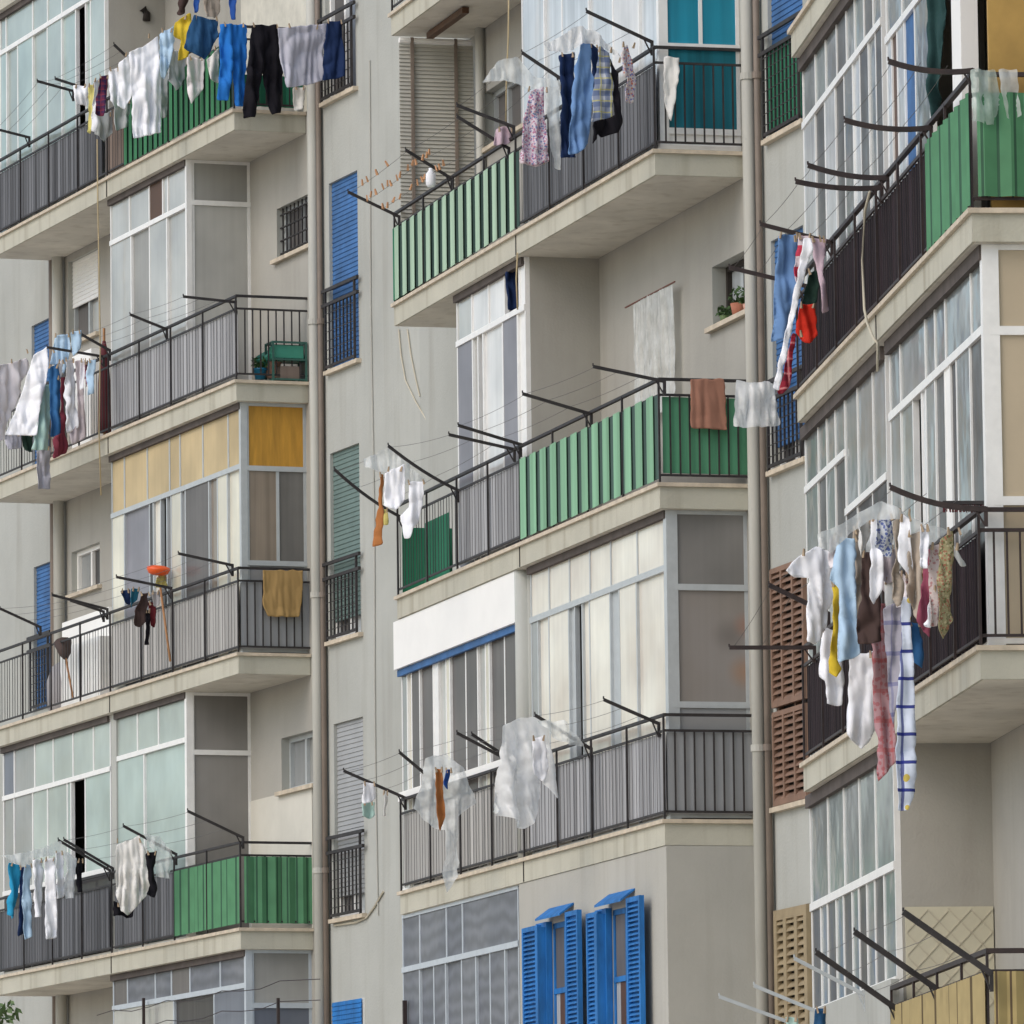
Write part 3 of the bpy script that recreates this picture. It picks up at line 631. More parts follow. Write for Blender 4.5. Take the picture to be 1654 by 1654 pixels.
for i in (0, 1):
    a, c = zz[2 * i], zz[2 * i + 1]; t = ztop[i]
    f = MB(); f.box(a, a + .05, .047, .062, zbw, t); f.box(c - .05, c, .047, .062, zbw, t); f.box(a, c, .047, .062, t - .05, t); f.box(a, c, .044, .062, t - .66, t - .61)
    w = f.build('window', BLUE, ROOT[1], label='tall window between open blue shutters')
    p = MB(); p.quad((a, .06, t - .63), (c, .06, t - .63), (c, .06, t), (a, .06, t), g_mid); p.quad((a, .06, zbw), (a + (c - a) * .4, .06, zbw), (a + (c - a) * .4, .06, t - .63), (a, .06, t - .63), g_pale); p.quad((a + (c - a) * .4, .06, zbw), (c, .06, zbw), (c, .06, t - .63), (a + (c - a) * .4, .06, t - .63), g_brown); p.build('pane', None, w)
    px = ((843, 868, 876, 893, 913, 933), (947, 966, 972, 990, 1012, 1034))[i]
    f = MB(); q = [FS(1, -.03, x, 1560) for x in px]
    f.box(FS(1, .04, px[2], 1560), a, -.02, .036, zbw, t + .02); f.box(q[2], q[2] + .09, -.10, -.02, zbw, t - .03); f.build('shutter_frame', BLUE, w)
    for k0, k1, vv, tt in ((0, 1, -.06, t), (4, 5, -.08, t + .05)):
        x0_, x1_ = FS(1, vv, px[k0], 1560), FS(1, vv, px[k1], 1560)
        l = MB(); louvre_leaf(l, x0_, x1_, vv, vv + .045, zbw, tt, BLUE, 1, .042, .045); l.box(x0_ + .02, x1_ - .02, vv + .036, vv + .041, zbw + .02, tt - .02, BLUE); l.build('louvred_shutter', BLUE, w)
    h0, h1 = FS(1, -.10, px[2] - 12, 1480), FS(1, .04, px[4] + 14, 1450)
    hd = MB(); hd.hexa([(h0, -.10, t + .03), (h1, -.10, t + .03), (h1, .038, t + .13), (h0, .038, t + .13), (h0, -.10, t + .05), (h1, -.10, t + .05), (h1, .038, t + .15), (h0, .038, t + .15)]); hd.build('hood', BLUE, w)
# R, top: white glazing, then an open stretch with ochre end
o, lo, hi, zt = enc(2, 2, [((1360, 124), [1297, 1315, 1332, 1350, 1366, 1380, 1395, 1410, 1424], 100, [g_rcl, g_rbl, g_rcl, g_rdk, g_rcl, g_rbl, g_rdk, g_rcl]), (None, [1297, 1316, 1332, 1349, 1364, 1378, 1390, 1404, 1416, 1424], 260, [g_white, g_rdk, g_white, g_rdk, g_rcl, g_white, g_rdk, g_rcl, g_rdk])], None, fwid=.035, label='white framed bay of narrow panes')
enc(2, 2, [((1455, 40), [1432, 1455, 1478, 1499], 20, [g_rcl, g_rcl, g_rcl]), (None, [1432, 1440, 1449, 1461, 1478, 1499], 160, [g_white, g_brown, g_white, BLUED, g_rcl])], None, fwid=.035)
m = MB(); m.box(FS(2, .12, 1538, 100), FS(2, .12, 1553, 100), .12, .24, Zg(2), Zg(1) - .235); m.build('post', WHT, ROOT[2])
m = MB(); m.box(-.22, -.17, .19, WV, Zg(2), Zg(1) - .235); o = m.build('end_panel', OCHW, ROOT[2], label='ochre end panel')
m = MB()
for i in range(7):
    y = .52 + i * .05; m.bar((-.16, y, Zg(2) + .9), (-.16, y, Zg(1) - .3), .014, .014)
for i in range(12):
    z = Zg(2) + 1.0 + i * .14; m.bar((-.155, .5, z), (-.155, WV, z), .012, .012)
m.build('lattice', IRONB, o)
# R, second: two white bays and beige end
zb = Zg(3) + .02
enc(2, 3, [((1340, 760), [1300, 1320, 1334, 1348, 1364], 720, [g_rcl] * 4), (None, [1300, 1320, 1334, 1348, 1364], 790, [g_rbl, g_rdk, g_rbl, g_rdk])], None, fwid=.035)
enc(2, 3, [((1390, 812), [1366, 1384, 1409, 1431], 700, [g_pink, g_pink, g_pink]), (None, [1366, 1384, 1409, 1431], 850, [g_dark, g_dark, g_dark])], None, fwid=.035)
hi = -.12; sz = [sidez(2, hi, 1620, y) for y in (541, 816)]
enc(2, 3, [((1510, 612), [1437, 1451, 1492, 1508, 1525, 1567, 1600], 520, [g_rcl, g_pink, g_rcl, g_rcl, g_rcl, g_rcl]), (None, [1437, 1454, 1474, 1488, 1495, 1510, 1526, 1535, 1545, 1567, 1600], 700, [g_rcl, g_rbl, None, g_white, g_rcl, g_rdk, WHT, g_dark, g_rcl, g_rdk])],
    [(sz[0], [VA - .02, VB], [BEIG]), (sz[1], [VA - .02, VB], [BEIG]), (Zg(3) + .02, [VA - .02, VB], [BEIG])], s1=hi, post=.10, fwid=.038, label='white framed bay with beige end panels')
# R, third: half bay, plastered side
o, lo, hi, zt = enc(2, 4, [((1380, 1437), [1312, 1336, 1362, 1387, 1413, 1444], 1350, [g_rcl, g_rbl, g_rcl, g_rbl, g_rbl]), ((1380, 1617), [1312, 1325, 1336, 1350, 1362, 1376, 1387, 1400, 1413, 1428, 1444], 1530, [g_rdk, g_rcl, g_rdk, g_rbl, g_rdk, g_rbl, g_rdk, g_rcl, g_rdk, g_rbl]), (None, [1312, 1444], 1640, [PL])], 'wall', fwid=.04, label='tall narrow-paned white bay')
va, zq = Sd(2, hi + .02, 1452, 1465); 
m = MB(); m.box(hi + .012, hi + .03, .19, WV - .01, Zg(4), zq); o = m.build('trellis_board', LATT, ROOT[2], label='cream board with a trellis pattern')
m = MB(); st = .17
i = -8
while i < 12:
    for sgn in (1, -1):
        pts = []
        for k in range(30):
            y = .2 + (WV - .22) * k / 29; zc = Zg(4) + i * st + sgn * (y - .2) * 1.05 + (.0 if sgn > 0 else .5)
            if Zg(4) + .02 < zc < zq - .01: pts.append((hi + .032, y, zc))
        if len(pts) > 1: m.bar(pts[0], pts[-1], .006, .008)
    i += 1
m.build('trellis', CORD, o)
# vent on the side wall of the left block's open balcony, pale tiled patch
b = 0; sv = FS(0, .12, 169, 120); v_, z_ = Sd(0, sv, 236, 20)
m = MB(); m.tube([(sv + .005, v_, z_ - .10), (sv + .03, v_, z_ - .02), (sv + .03, v_ - .05, z_ + .04)], [.05, .045, .05], 10); m.build('vent', DARK, ROOT[0], True)
sA, zA = F(0, WV, 392, 45); sB = FS(0, WV, 500, 10)
m = MB(); m.box(sA, sB, WV - .02, WV - .002, Zg(0), zA + .9); m.build('tiled_patch', MARB, ROOT[0])
# white painted dado on left block's fourth recess
sA, zA = F(0, WV, 411, 1293); m = MB(); m.box(FS(0, .12, 303, 1260) + .01, -.02, WV - .008, WV - .002, Zg(3), zA); m.build('painted_dado', mat('white_paint', (.62, .60, .53), .8, .05), ROOT[0])
# awning roll under the top slab of the middle block
m = MB(); a = FS(1, .35, 694, 40); c = FS(1, .35, 752, 5); m.bar((a, .35, Zg(0) - .28), (c, .35, Zg(0) - .28), .07, .06); m.build('awning_roll', g_brown, ROOT[1])
# rods and wires over the lowest balconies
m = MB()
for x in (225, 442):
    s, z = F(0, .0, x, 1612); m.bar((s, .05, Zg(4)), (s, .05, z), .03, .03)
s0_, z0_ = F(0, 0, 150, 1640); s1_, z1_ = F(0, 0, 510, 1632)
for k in (0, .22): m.tube([(s0_ + (s1_ - s0_) * i / 12, .05, z0_ - k + .03 * math.sin(i * 2)) for i in range(13)], .005, 5)
m.build('wire_guard', IRONB, SLAB[0, 4])
m = MB(); s, z = F(1, 0, 649, 1616); m.bar((s, .03, Zg(4)), (s, .03, z), .04, .04); m.build('wire_guard', IRONB, SLAB[1, 4])

# ------------------------------------------------------------------ cloth
def cloth_mat(name, col, rough=.85):
    return mat('cloth_' + name, col, rough, .07, 3., bump=.12, bscale=220, spec=.15)
def pattern(name, base, cols, kind):
    key = 'cloth_' + name
    if key in MATS: return MATS[key]
    m = bpy.data.materials.new(key); nt, N, L, P = nodes(m); tc = N.new('ShaderNodeTexCoord'); P.inputs['Roughness'].default_value = .85; P.inputs['Specular IOR Level'].default_value = .15
    def rgb(c): return (*c, 1)
    cur = None
    def mixin(fac, col):
        nonlocal cur
        mx = N.new('ShaderNodeMix'); mx.data_type = 'RGBA'; L.new(fac, mx.inputs[0])
        if cur is None: mx.inputs[6].default_value = rgb(base)
        else: L.new(cur, mx.inputs[6])
        mx.inputs[7].default_value = rgb(col); cur = mx.outputs[2]
    sx = N.new('ShaderNodeSeparateXYZ'); L.new(tc.outputs['Object'], sx.inputs[0])
    def stripe(axis, per, duty, off=0.):
        a = N.new('ShaderNodeMath'); a.operation = 'MULTIPLY_ADD'; a.inputs[1].default_value = 1 / per; a.inputs[2].default_value = off + 50; L.new(sx.outputs[axis], a.inputs[0])
        f = N.new('ShaderNodeMath'); f.operation = 'FRACT'; L.new(a.outputs[0], f.inputs[0])
        l = N.new('ShaderNodeMath'); l.operation = 'LESS_THAN'; l.inputs[1].default_value = duty; L.new(f.outputs[0], l.inputs[0]); return l.outputs[0]
    def half(o, k):
        q = N.new('ShaderNodeMath'); q.operation = 'MULTIPLY'; q.inputs[1].default_value = k; L.new(o, q.inputs[0]); return q.outputs[0]
    def blobs(scale, thr, seed):
        v = N.new('ShaderNodeTexVoronoi'); v.inputs['Scale'].default_value = scale; mp = N.new('ShaderNodeMapping'); mp.inputs['Location'].default_value = (seed, seed * 2, seed); L.new(tc.outputs['Object'], mp.inputs[0]); L.new(mp.outputs[0], v.inputs['Vector'])
        l = N.new('ShaderNodeMath'); l.operation = 'LESS_THAN'; l.inputs[1].default_value = thr; L.new(v.outputs['Distance'], l.inputs[0]); return l.outputs[0]
    if kind == 'check':
        mixin(half(stripe(0, cols[2], .45), .6), cols[0]); mixin(half(stripe(2, cols[2], .45, .2), .6), cols[0]); mixin(half(stripe(0, cols[2], .12, .5), .7), cols[1]); mixin(half(stripe(2, cols[2], .12, .7), .7), cols[1])
    elif kind == 'floral':
        for i, c in enumerate(cols): mixin(half(blobs(34 + 5 * i, .36, i * 3.1), .85), c)
    elif kind == 'stitch':
        mixin(half(stripe(2, .19, .12), .95), cols[0]); mixin(half(stripe(0, .17, .12, .3), .8), cols[0]); mixin(blobs(7, .2, 1.), cols[1])
    elif kind == 'diag':
        mixin(half(blobs(26, .4, 1), .5), cols[0]); mixin(half(stripe(2, .21, .14), .5), cols[1]); mixin(half(stripe(0, .07, .15), .4), cols[1])
    elif kind == 'wide':
        mixin(half(stripe(2, .16, .5), 1), cols[0])
    L.new(cur, P.inputs['Base Color']); MATS[key] = m; return m
def plastic(name, col, a):
    key = 'plastic_' + name
    if key in MATS: return MATS[key]
    m = bpy.data.materials.new(key); nt, N, L, P = nodes(m)
    P.inputs['Base Color'].default_value = (*[min(.92, c * 1.1) for c in col], 1); P.inputs['Roughness'].default_value = .12; P.inputs['Specular IOR Level'].default_value = .6
    tr = N.new('ShaderNodeBsdfTransparent'); mx = N.new('ShaderNodeMixShader'); tl = N.new('ShaderNodeBsdfTranslucent'); tl.inputs[0].default_value = (*col, 1)
    m1 = N.new('ShaderNodeMixShader'); m1.inputs[0].default_value = .35; L.new(P.outputs[0], m1.inputs[1]); L.new(tl.outputs[0], m1.inputs[2])
    tc = N.new('ShaderNodeTexCoord'); nz = N.new('ShaderNodeTexNoise'); nz.inputs['Scale'].default_value = 6; nz.inputs['Detail'].default_value = 5; L.new(tc.outputs['Object'], nz.inputs['Vector'])
    r = N.new('ShaderNodeMapRange'); r.inputs[1].default_value = .3; r.inputs[2].default_value = .7; r.inputs[3].default_value = max(0, a - .22); r.inputs[4].default_value = min(1, a + .22); L.new(nz.outputs[0], r.inputs[0])
    L.new(r.outputs[0], mx.inputs[0]); L.new(tr.outputs[0], mx.inputs[1]); L.new(m1.outputs[0], mx.inputs[2])
    L.new(mx.outputs[0], N['Material Output'].inputs[0]); MATS[key] = m; return m
C = {
 'white': cloth_mat('white', (.80, .81, .85)), 'bright': cloth_mat('bright_white', (.87, .88, .92)), 'offw': cloth_mat('off_white', (.70, .69, .66)), 'pinkw': cloth_mat('pinkish_white', (.80, .75, .77)), 'greyw': cloth_mat('grey_white', (.47, .49, .49)),
 'lilac': cloth_mat('pale_lilac_grey', (.46, .46, .53)), 'yellow': cloth_mat('yellow', (.62, .45, .04)), 'lemon': cloth_mat('lemon', (.64, .57, .20)), 'denim': cloth_mat('denim', (.025, .085, .19)), 'blue': cloth_mat('blue', (.022, .17, .55)), 'midblue': cloth_mat('mid_blue', (.04, .14, .32)),
 'navy': cloth_mat('navy', (.013, .028, .085)), 'black': cloth_mat('black', (.011, .010, .014)), 'brown': cloth_mat('brown', (.065, .042, .038)), 'maroon': cloth_mat('maroon', (.20, .04, .06)), 'dkred': cloth_mat('dark_red', (.10, .014, .018)), 'red': cloth_mat('red', (.55, .03, .015)), 'rust': cloth_mat('rust', (.33, .165, .115)), 'ochre': cloth_mat('ochre', (.36, .235, .095)), 'orange': cloth_mat('orange_brown', (.38, .15, .05)),
 'cyan': cloth_mat('cyan', (.03, .30, .52)), 'teal': cloth_mat('teal', (.03, .16, .25)), 'paleblue': cloth_mat('pale_blue', (.44, .60, .76)), 'skyblue': cloth_mat('shirt_blue', (.15, .27, .50)), 'mint': cloth_mat('mint', (.42, .60, .55)), 'beige': cloth_mat('beige', (.42, .355, .29)), 'pink': cloth_mat('pink', (.55, .42, .48)), 'rose': cloth_mat('rose', (.27, .07, .11)), 'dkgreen': cloth_mat('dark_green', (.018, .04, .03)), 'grey': cloth_mat('grey', (.33, .32, .33)), 'mauve': cloth_mat('mauve_grey', (.50, .44, .46)), 'royal': cloth_mat('royal_blue', (.02, .07, .28)),
 'mcheck': pattern('maroon_check', (.13, .025, .06), [(.03, .03, .09), (.25, .05, .07), .06], 'check'), 'plaid': pattern('plaid', (.42, .45, .50), [(.06, .10, .22), (.45, .42, .12), .10], 'check'),
 'floral': pattern('floral', (.68, .62, .68), [(.40, .10, .20), (.10, .16, .36), (.60, .30, .40)], 'floral'), 'multi': pattern('multicolour_print', (.66, .60, .58), [(.55, .13, .06), (.12, .15, .42), (.5, .4, .5)], 'floral'),
 'stitch': pattern('blue_stitched_white', (.62, .68, .80), [(.02, .03, .22), (.65, .50, .12)], 'stitch'), 'redsheet': pattern('red_white_print', (.42, .25, .27), [(.36, .05, .06), (.40, .08, .08)], 'diag'), 'greysheet': pattern('grey_blue_print', (.33, .32, .37), [(.36, .34, .40), (.06, .07, .22)], 'diag'),
 'bluepr': pattern('blue_white_print', (.62, .66, .72), [(.08, .12, .36), (.10, .14, .38)], 'floral'), 'camo': pattern('green_brown_print', (.30, .27, .15), [(.12, .12, .05), (.45, .40, .25), (.32, .12, .08)], 'floral'), 'redw': pattern('red_white_zigzag', (.65, .55, .58), [(.50, .05, .09)], 'wide'), 'redch': pattern('red_check', (.42, .03, .05), [(.10, .01, .02), (.60, .25, .25), .12], 'check'), 'rosepr': pattern('pale_rose_print', (.52, .44, .42), [(.36, .16, .16), (.46, .40, .38)], 'floral'),
 'plas': plastic('clear_white', (.78, .81, .80), .62), 'plasg': plastic('clear_green', (.62, .74, .68), .55), 'plasd': plastic('milky', (.80, .81, .81), .85), 'net': plastic('net', (.74, .75, .73), .72),
}
def garment(name, b, anc, crop, pts, mt, label, cat, yaw=None, fold=.016, lam=.11, group=None, thick=.005, tilt=0., crump=1.):
    """an outline hung from its own point in space; the sheet gets folds, wind and thickness. anc: ('v', depth) or ('s', depth)"""
    if crop: P2 = [(crop[0] + x / 3.938, crop[1] + y / 3.938) for x, y in pts]
    else: P2 = list(pts)
    if group and group.startswith('dense'):
        cx_ = sum(p[0] for p in P2) / len(P2); P2 = [(cx_ + (p[0] - cx_) * 1.22, p[1]) for p in P2]
    ymin = min(p[1] for p in P2); tops = [p for p in P2 if p[1] < ymin + 14]
    ax = sum(p[0] for p in tops) / len(tops); ay = sum(p[1] for p in tops) / len(tops)
    if anc[0] == 'v':
        s, z = F(b, anc[1], ax, ay); A_ = W(b, s, anc[1], z)
    else:
        v, z = Sd(b, anc[1], ax, ay); A_ = W(b, anc[1], v, z)
    rnd = random.Random(hash((round(ax), round(ay), len(pts))) & 0xffff)
    yw = rnd.uniform(-.45, .45) if yaw is None else yaw
    th = BL[b][2] + yw
    h = Vector((math.cos(th), math.sin(th), 0)); nn = Vector((h.y, -h.x, 0))
    loc = []
    for x, y in P2:
        q = ray(x, y); t = (A_ - CP).dot(nn) / q.dot(nn); d = CP + q * t - A_; loc.append(Vector((d.dot(h), d.z)))
    # resample the outline, with a slight waviness
    res = .017; bd = []
    for i, p in enumerate(loc):
        q = loc[(i + 1) % len(loc)]; n = max(1, int((q - p).length / res))
        for k in range(n): bd.append(p.lerp(q, k / n))
    bd = [(bd[i - 1] + bd[i] * 4 + bd[(i + 1) % len(bd)]) / 6 for i in range(len(bd))]
    bd = [p + Vector((noise.noise((p.x * 14, p.y * 14, 3.3)), noise.noise((p.x * 14, p.y * 14, 8.8)))) * .011 for p in bd]
    x0 = min(p.x for p in bd); x1 = max(p.x for p in bd); z0 = min(p.y for p in bd); z1 = max(p.y for p in bd)
    vs = list(bd); nb = len(bd); sd = rnd.random() * 50
    def inside(x, z):
        c = False; j = nb - 1
        for i in range(nb):
            a, e = bd[i], bd[j]
            if (a.y > z) != (e.y > z) and x < (e.x - a.x) * (z - a.y) / (e.y - a.y) + a.x: c = not c
            j = i
        return c
    zz = z0 + res * .5; row = 0
    while zz < z1:
        xx = x0 + res * (.5 + .5 * (row % 2))
        while xx < x1:
            if inside(xx, zz) and min((Vector((xx, zz)) - p).length_squared for p in bd) > (res * .45) ** 2: vs.append(Vector((xx, zz)))
            xx += res
        zz += res; row += 1
    r = geometry.delaunay_2d_cdt(vs, [(i, (i + 1) % nb) for i in range(nb)], [list(range(nb))], 1, 1e-6)
    V2, FC = r[0], r[2]
    me = bpy.data.meshes.new(name); V3 = []; H_ = max(.15, z1 - z0)
    for p in V2:
        dn = (z1 - p.y) / H_
        a = fold * (.45 + .9 * min(1, dn * 1.6)); wob = .35 * noise.noise((sd, p.y * 2.1, p.x * 1.5))
        n1 = noise.noise((p.x / lam * 1.25 + wob, p.y * .9, sd)); n2 = noise.noise((p.x / lam * 2.1 + p.y * 2.5, p.y * 3.5, sd + 5))
        d = a * 2.2 * (1 - 3.2 * abs(n1)) + a * .9 * (1 - 3 * abs(n2)) + crump * (.06 * noise.noise((p.x * 2.4, p.y * 1.7, sd + 9)) * min(1, dn * 2) + .022 * (1 - 3 * abs(noise.noise((p.x * 6, p.y * 5, sd + 3))))) + tilt * dn * H_
        V3.append((p.x, d, p.y))
    me.from_pydata(V3, [], [tuple(f) for f in FC]); me.materials.append(mt); me.polygons.foreach_set('use_smooth', [True] * len(me.polygons)); me.update()
    o = bpy.data.objects.new(name, me); COL.objects.link(o)
    # local axes: x = h, y = -nn (into depth), z = up
    o.location = A_; o.rotation_euler = (0, 0, math.atan2(h.y, h.x))
    if mt.name.startswith('plastic'): pass
    else:
        md = o.modifiers.new('thickness', 'SOLIDIFY'); md.thickness = thick; md.offset = 0
    if len(tops) and mt.name.startswith('cloth') and anc[0] == 'v': PEGS.append((A_, h, min(.16, .3 * (x1 - x0))))
    tag(o, label, cat, group); return o
PEGS = []
REDPOLE = mat('red_brown_rod', (.16, .06, .04), .6)
c1 = (0, 0); c2 = (410, 0); c3 = (820, 0); c4 = (1234, 0); c5 = (0, 400); c6 = (410, 400); c7 = (820, 400); c8 = (1234, 400)
d1 = (0, 810); d2 = (410, 810); d3 = (820, 810); d4 = (1234, 810); e1 = (0, 1234); e2 = (410, 1234); e3 = (820, 1234); e4 = (1234, 1234)
GA = 'washing on the top left balcony'; g = garment
v = ('v', -.30)
g('vest', 0, v, c1, [(465, 540), (560, 545), (555, 670), (480, 660)], C['bright'], 'small white vest at the far left end of the top left line', 'clothing', group=GA)
g('sock', 0, v, c1, [(560, 540), (605, 535), (600, 640), (575, 850), (555, 840), (562, 640)], C['lemon'], 'long thin pale yellow cloth left of the maroon checked one', 'cloth', group=GA)
g('towel', 0, v, c1, [(600, 510), (640, 500), (628, 600), (620, 840), (595, 830)], C['white'], 'narrow white cloth between the pale yellow and maroon ones', 'cloth', group=GA)
g('shirt', 0, v, c1, [(635, 490), (690, 470), (685, 600), (660, 740), (610, 720), (630, 560)], C['mcheck'], 'maroon and navy checked shirt on the top left line', 'shirt', group=GA)
g('tablecloth', 0, ('v', -.12), c1, [(620, 740), (720, 700), (715, 850), (670, 900), (610, 850)], C['greyw'], 'grey-white pointed cloth hanging lowest under the maroon checked shirt', 'cloth', group=GA)
g('vest', 0, v, c1, [(690, 450), (765, 420), (770, 560), (735, 690), (700, 640)], C['white'], 'white vest just right of the maroon checked shirt', 'clothing', group=GA)
g('blouse', 0, v, c1, [(755, 400), (832, 340), (840, 600), (790, 690), (742, 670)], C['bright'], 'white blouse left of the big hooded white shirt', 'clothing', group=GA)
g('towel', 0, ('v', -.1), c1, [(735, 650), (845, 620), (830, 800), (740, 830)], C['greyw'], 'grey towel hanging behind the white blouse', 'towel', group=GA)
g('sweatshirt', 0, ('v', -.35), c1, [(820, 330), (920, 290), (1010, 225), (1015, 380), (1025, 450), (1030, 840), (940, 860), (850, 880), (840, 560)], C['bright'], 'big white sweatshirt, the largest white piece on the top left line', 'sweatshirt', group=GA, fold=.014)
g('shirt', 0, ('v', -.15), c1, [(1010, 430), (1075, 440), (1065, 740), (1030, 750)], C['greyw'], 'grey-white shirt showing behind the big white sweatshirt', 'shirt', group=GA)
g('shirt', 0, v, c1, [(1015, 215), (1110, 160), (1105, 330), (1080, 400), (1045, 500), (1018, 480)], C['paleblue'], 'pale blue shirt beside the big white sweatshirt', 'shirt', group=GA)
g('top', 0, v, c1, [(1110, 140), (1210, 80), (1218, 130), (1195, 360), (1130, 390), (1150, 250), (1105, 230)], C['yellow'], 'bright yellow top left of the denim shorts', 'clothing', group=GA)
g('shorts', 0, v, c1, [(1235, 95), (1390, 130), (1385, 240), (1310, 375), (1170, 310), (1190, 200)], C['denim'], 'dark denim shorts near the corner of the top left balcony', 'shorts', group=GA)
g('towel', 0, ('v', -.06), c1, [(1080, 320), (1190, 330), (1180, 500), (1120, 580), (1075, 480)], C['greyw'], 'pale grey cloth below the yellow top', 'cloth', group=GA)
g('cloth', 0, ('v', -.08), c1, [(1190, 360), (1305, 370), (1295, 560), (1215, 660), (1190, 560)], C['pinkw'], 'pinkish cloth hanging under the denim shorts', 'cloth', group=GA)
g('towel', 0, ('v', -.05), c1, [(1315, 380), (1392, 300), (1385, 530), (1340, 510)], C['offw'], 'off-white cloth between denim shorts and blue trousers', 'cloth', group=GA)
g('trousers', 0, ('v', -.05), c1, [(1405, 150), (1575, 155), (1570, 400), (1555, 675), (1500, 675), (1480, 430), (1450, 640), (1385, 630), (1395, 400)], C['blue'], 'bright blue trousers at the balcony corner', 'trousers', group=GA, yaw=0)
g('trousers', 0, ('v', .22), c2, [(-5, 155), (155, 160), (185, 450), (190, 710), (120, 725), (60, 460), (20, 740), (-60, 745), (-40, 400)], C['black'], 'black trousers right of the bright blue ones', 'trousers', group=GA, yaw=0)
g('shirt', 0, ('v', .45), c2, [(160, 175), (470, 150), (445, 300), (445, 510), (330, 540), (210, 560), (180, 400)], C['lilac'], 'pale grey shirt crossing the drainpipe', 'shirt', group=GA, yaw=0, fold=.01)
g('cloth', 0, ('v', .50), c2, [(250, 555), (335, 550), (320, 690), (270, 700)], C['offw'], 'cream cloth peeping out below the pale grey shirt', 'cloth', group=GA, yaw=0)
g('shorts', 0, ('v', .68), c2, [(470, 135), (560, 130), (590, 480), (540, 495), (450, 505)], C['navy'], 'navy shorts at the right end of the top left line', 'shorts', group=GA, yaw=0)
GU = 'washing hanging down from above the top left balcony'
g('leggings', 0, ('v', -.2), c1, [(1230, -60), (1272, -60), (1262, 75), (1238, 75)], C['royal'], 'narrow blue cloth end above the denim shorts', 'cloth', group=GU)
g('towel', 0, ('v', -.2), c1, [(1140, -60), (1215, -60), (1200, 80), (1150, 95)], C['brown'], 'brown cloth end above the yellow top', 'cloth', group=GU)
g('towel', 0, ('v', -.2), c1, [(1290, -60), (1440, -60), (1385, 110), (1320, 100)], C['beige'], 'beige cloth end above the denim shorts', 'cloth', group=GU)
g('leggings', 0, ('v', -.2), c1, [(1450, -60), (1502, -60), (1500, 125), (1470, 125)], C['royal'], 'narrow navy cloth end above the bright blue trousers', 'cloth', group=GU)
GB = 'washing on the second balcony at the left edge'
g('bed_sheet', 0, ('v', -.55), c5, [(-60, 760), (60, 735), (170, 700), (190, 740), (100, 1000), (40, 1220), (-60, 1250)], C['pinkw'], 'pinkish white sheet running out of the left edge of the photo', 'sheet', group=GB, lam=.2)
g('bed_sheet', 0, ('v', -.6), c5, [(215, 680), (300, 625), (310, 760), (270, 950), (250, 1050), (230, 1190), (30, 1190), (120, 950)], C['bright'], 'large white sheet blown out towards the left', 'sheet', group=GB, lam=.18)
g('shirt', 0, ('v', -.35), c5, [(350, 560), (440, 545), (450, 650), (400, 800), (360, 740), (310, 740)], C['paleblue'], 'pale bluish shirt over the small blue-shuttered window', 'shirt', group=GB)
g('towel', 0, ('v', -.5), c5, [(260, 880), (335, 860), (320, 1100), (310, 1290), (215, 1280), (230, 1150)], C['mint'], 'mint green towel left of the mid-blue cloth', 'towel', group=GB)
g('towel', 0, ('v', -.4), c5, [(240, 1270), (325, 1270), (330, 1530), (240, 1535)], C['lilac'], 'pale blue-white towel hanging lowest below the balcony edge', 'towel', group=GB, yaw=0)
g('trousers', 0, ('v', -.5), c5, [(310, 770), (370, 730), (390, 860), (388, 1190), (325, 1205), (320, 1000)], C['midblue'], 'mid-blue trousers beside the mint green towel', 'trousers', group=GB)
g('towel', 0, ('v', -.38), c5, [(385, 830), (415, 820), (420, 1100), (435, 1300), (345, 1340), (340, 1200), (390, 1180)], C['maroon'], 'maroon towel right of the mid-blue trousers', 'towel', group=GB)
g('vest', 0, ('v', -.4), c5, [(450, 540), (520, 520), (515, 640), (470, 690)], C['paleblue'], 'small pale blue vest under the drying arm', 'clothing', group=GB)
g('shirt', 0, ('v', -.4), c5, [(370, 740), (410, 700), (405, 820), (385, 840)], C['bright'], 'short white piece over the maroon towel', 'cloth', group=GB)
g('shirt', 0, ('v', -.4), c5, [(415, 720), (472, 700), (490, 900), (490, 1150), (435, 1180), (425, 950)], C['white'], 'long white shirt right of the maroon towel', 'shirt', group=GB)
g('dress', 0, ('v', -.3), c5, [(480, 720), (520, 710), (535, 960), (550, 1200), (460, 1250), (440, 1180), (500, 1120)], C['mauve'], 'long mauve-grey dress on the left edge balcony', 'dress', group=GB)
g('vest', 0, ('v', -.4), c5, [(515, 720), (547, 705), (535, 890), (505, 900)], C['white'], 'small white vest left of the thin red cloth', 'clothing', group=GB)
g('sock', 0, ('v', -.36), c5, [(543, 730), (562, 720), (552, 850), (535, 890)], C['rose'], 'thin red cloth near the dark red parasol', 'cloth', group=GB)
g('sock', 0, ('v', -.36), c5, [(565, 720), (603, 710), (592, 930), (560, 940)], C['paleblue'], 'pale blue sock-like piece nearest the dark red parasol', 'cloth', group=GB)
g('cloth', 0, ('v', -.3), c5, [(50, 1180), (140, 1180), (140, 1280), (60, 1280)], C['lilac'], 'pale cloth end below the large white sheet', 'cloth', group=GB)
g('cloth', 0, ('v', -.25), c5, [(140, 1185), (215, 1175), (210, 1300), (170, 1290)], C['dkgreen'], 'dark green cloth below the large white sheet', 'cloth', group=GB)
GC = 'small dark washing on the third left balcony'
v = ('v', -.35)
g('sock', 0, v, d1, [(765, 570), (830, 555), (832, 660), (800, 650)], C['navy'], 'navy piece at the left of the small dark washing', 'clothing', group=GC)
g('sock', 0, v, d1, [(835, 555), (895, 550), (885, 620), (845, 675)], C['teal'], 'teal piece between navy and brown ones', 'clothing', group=GC)
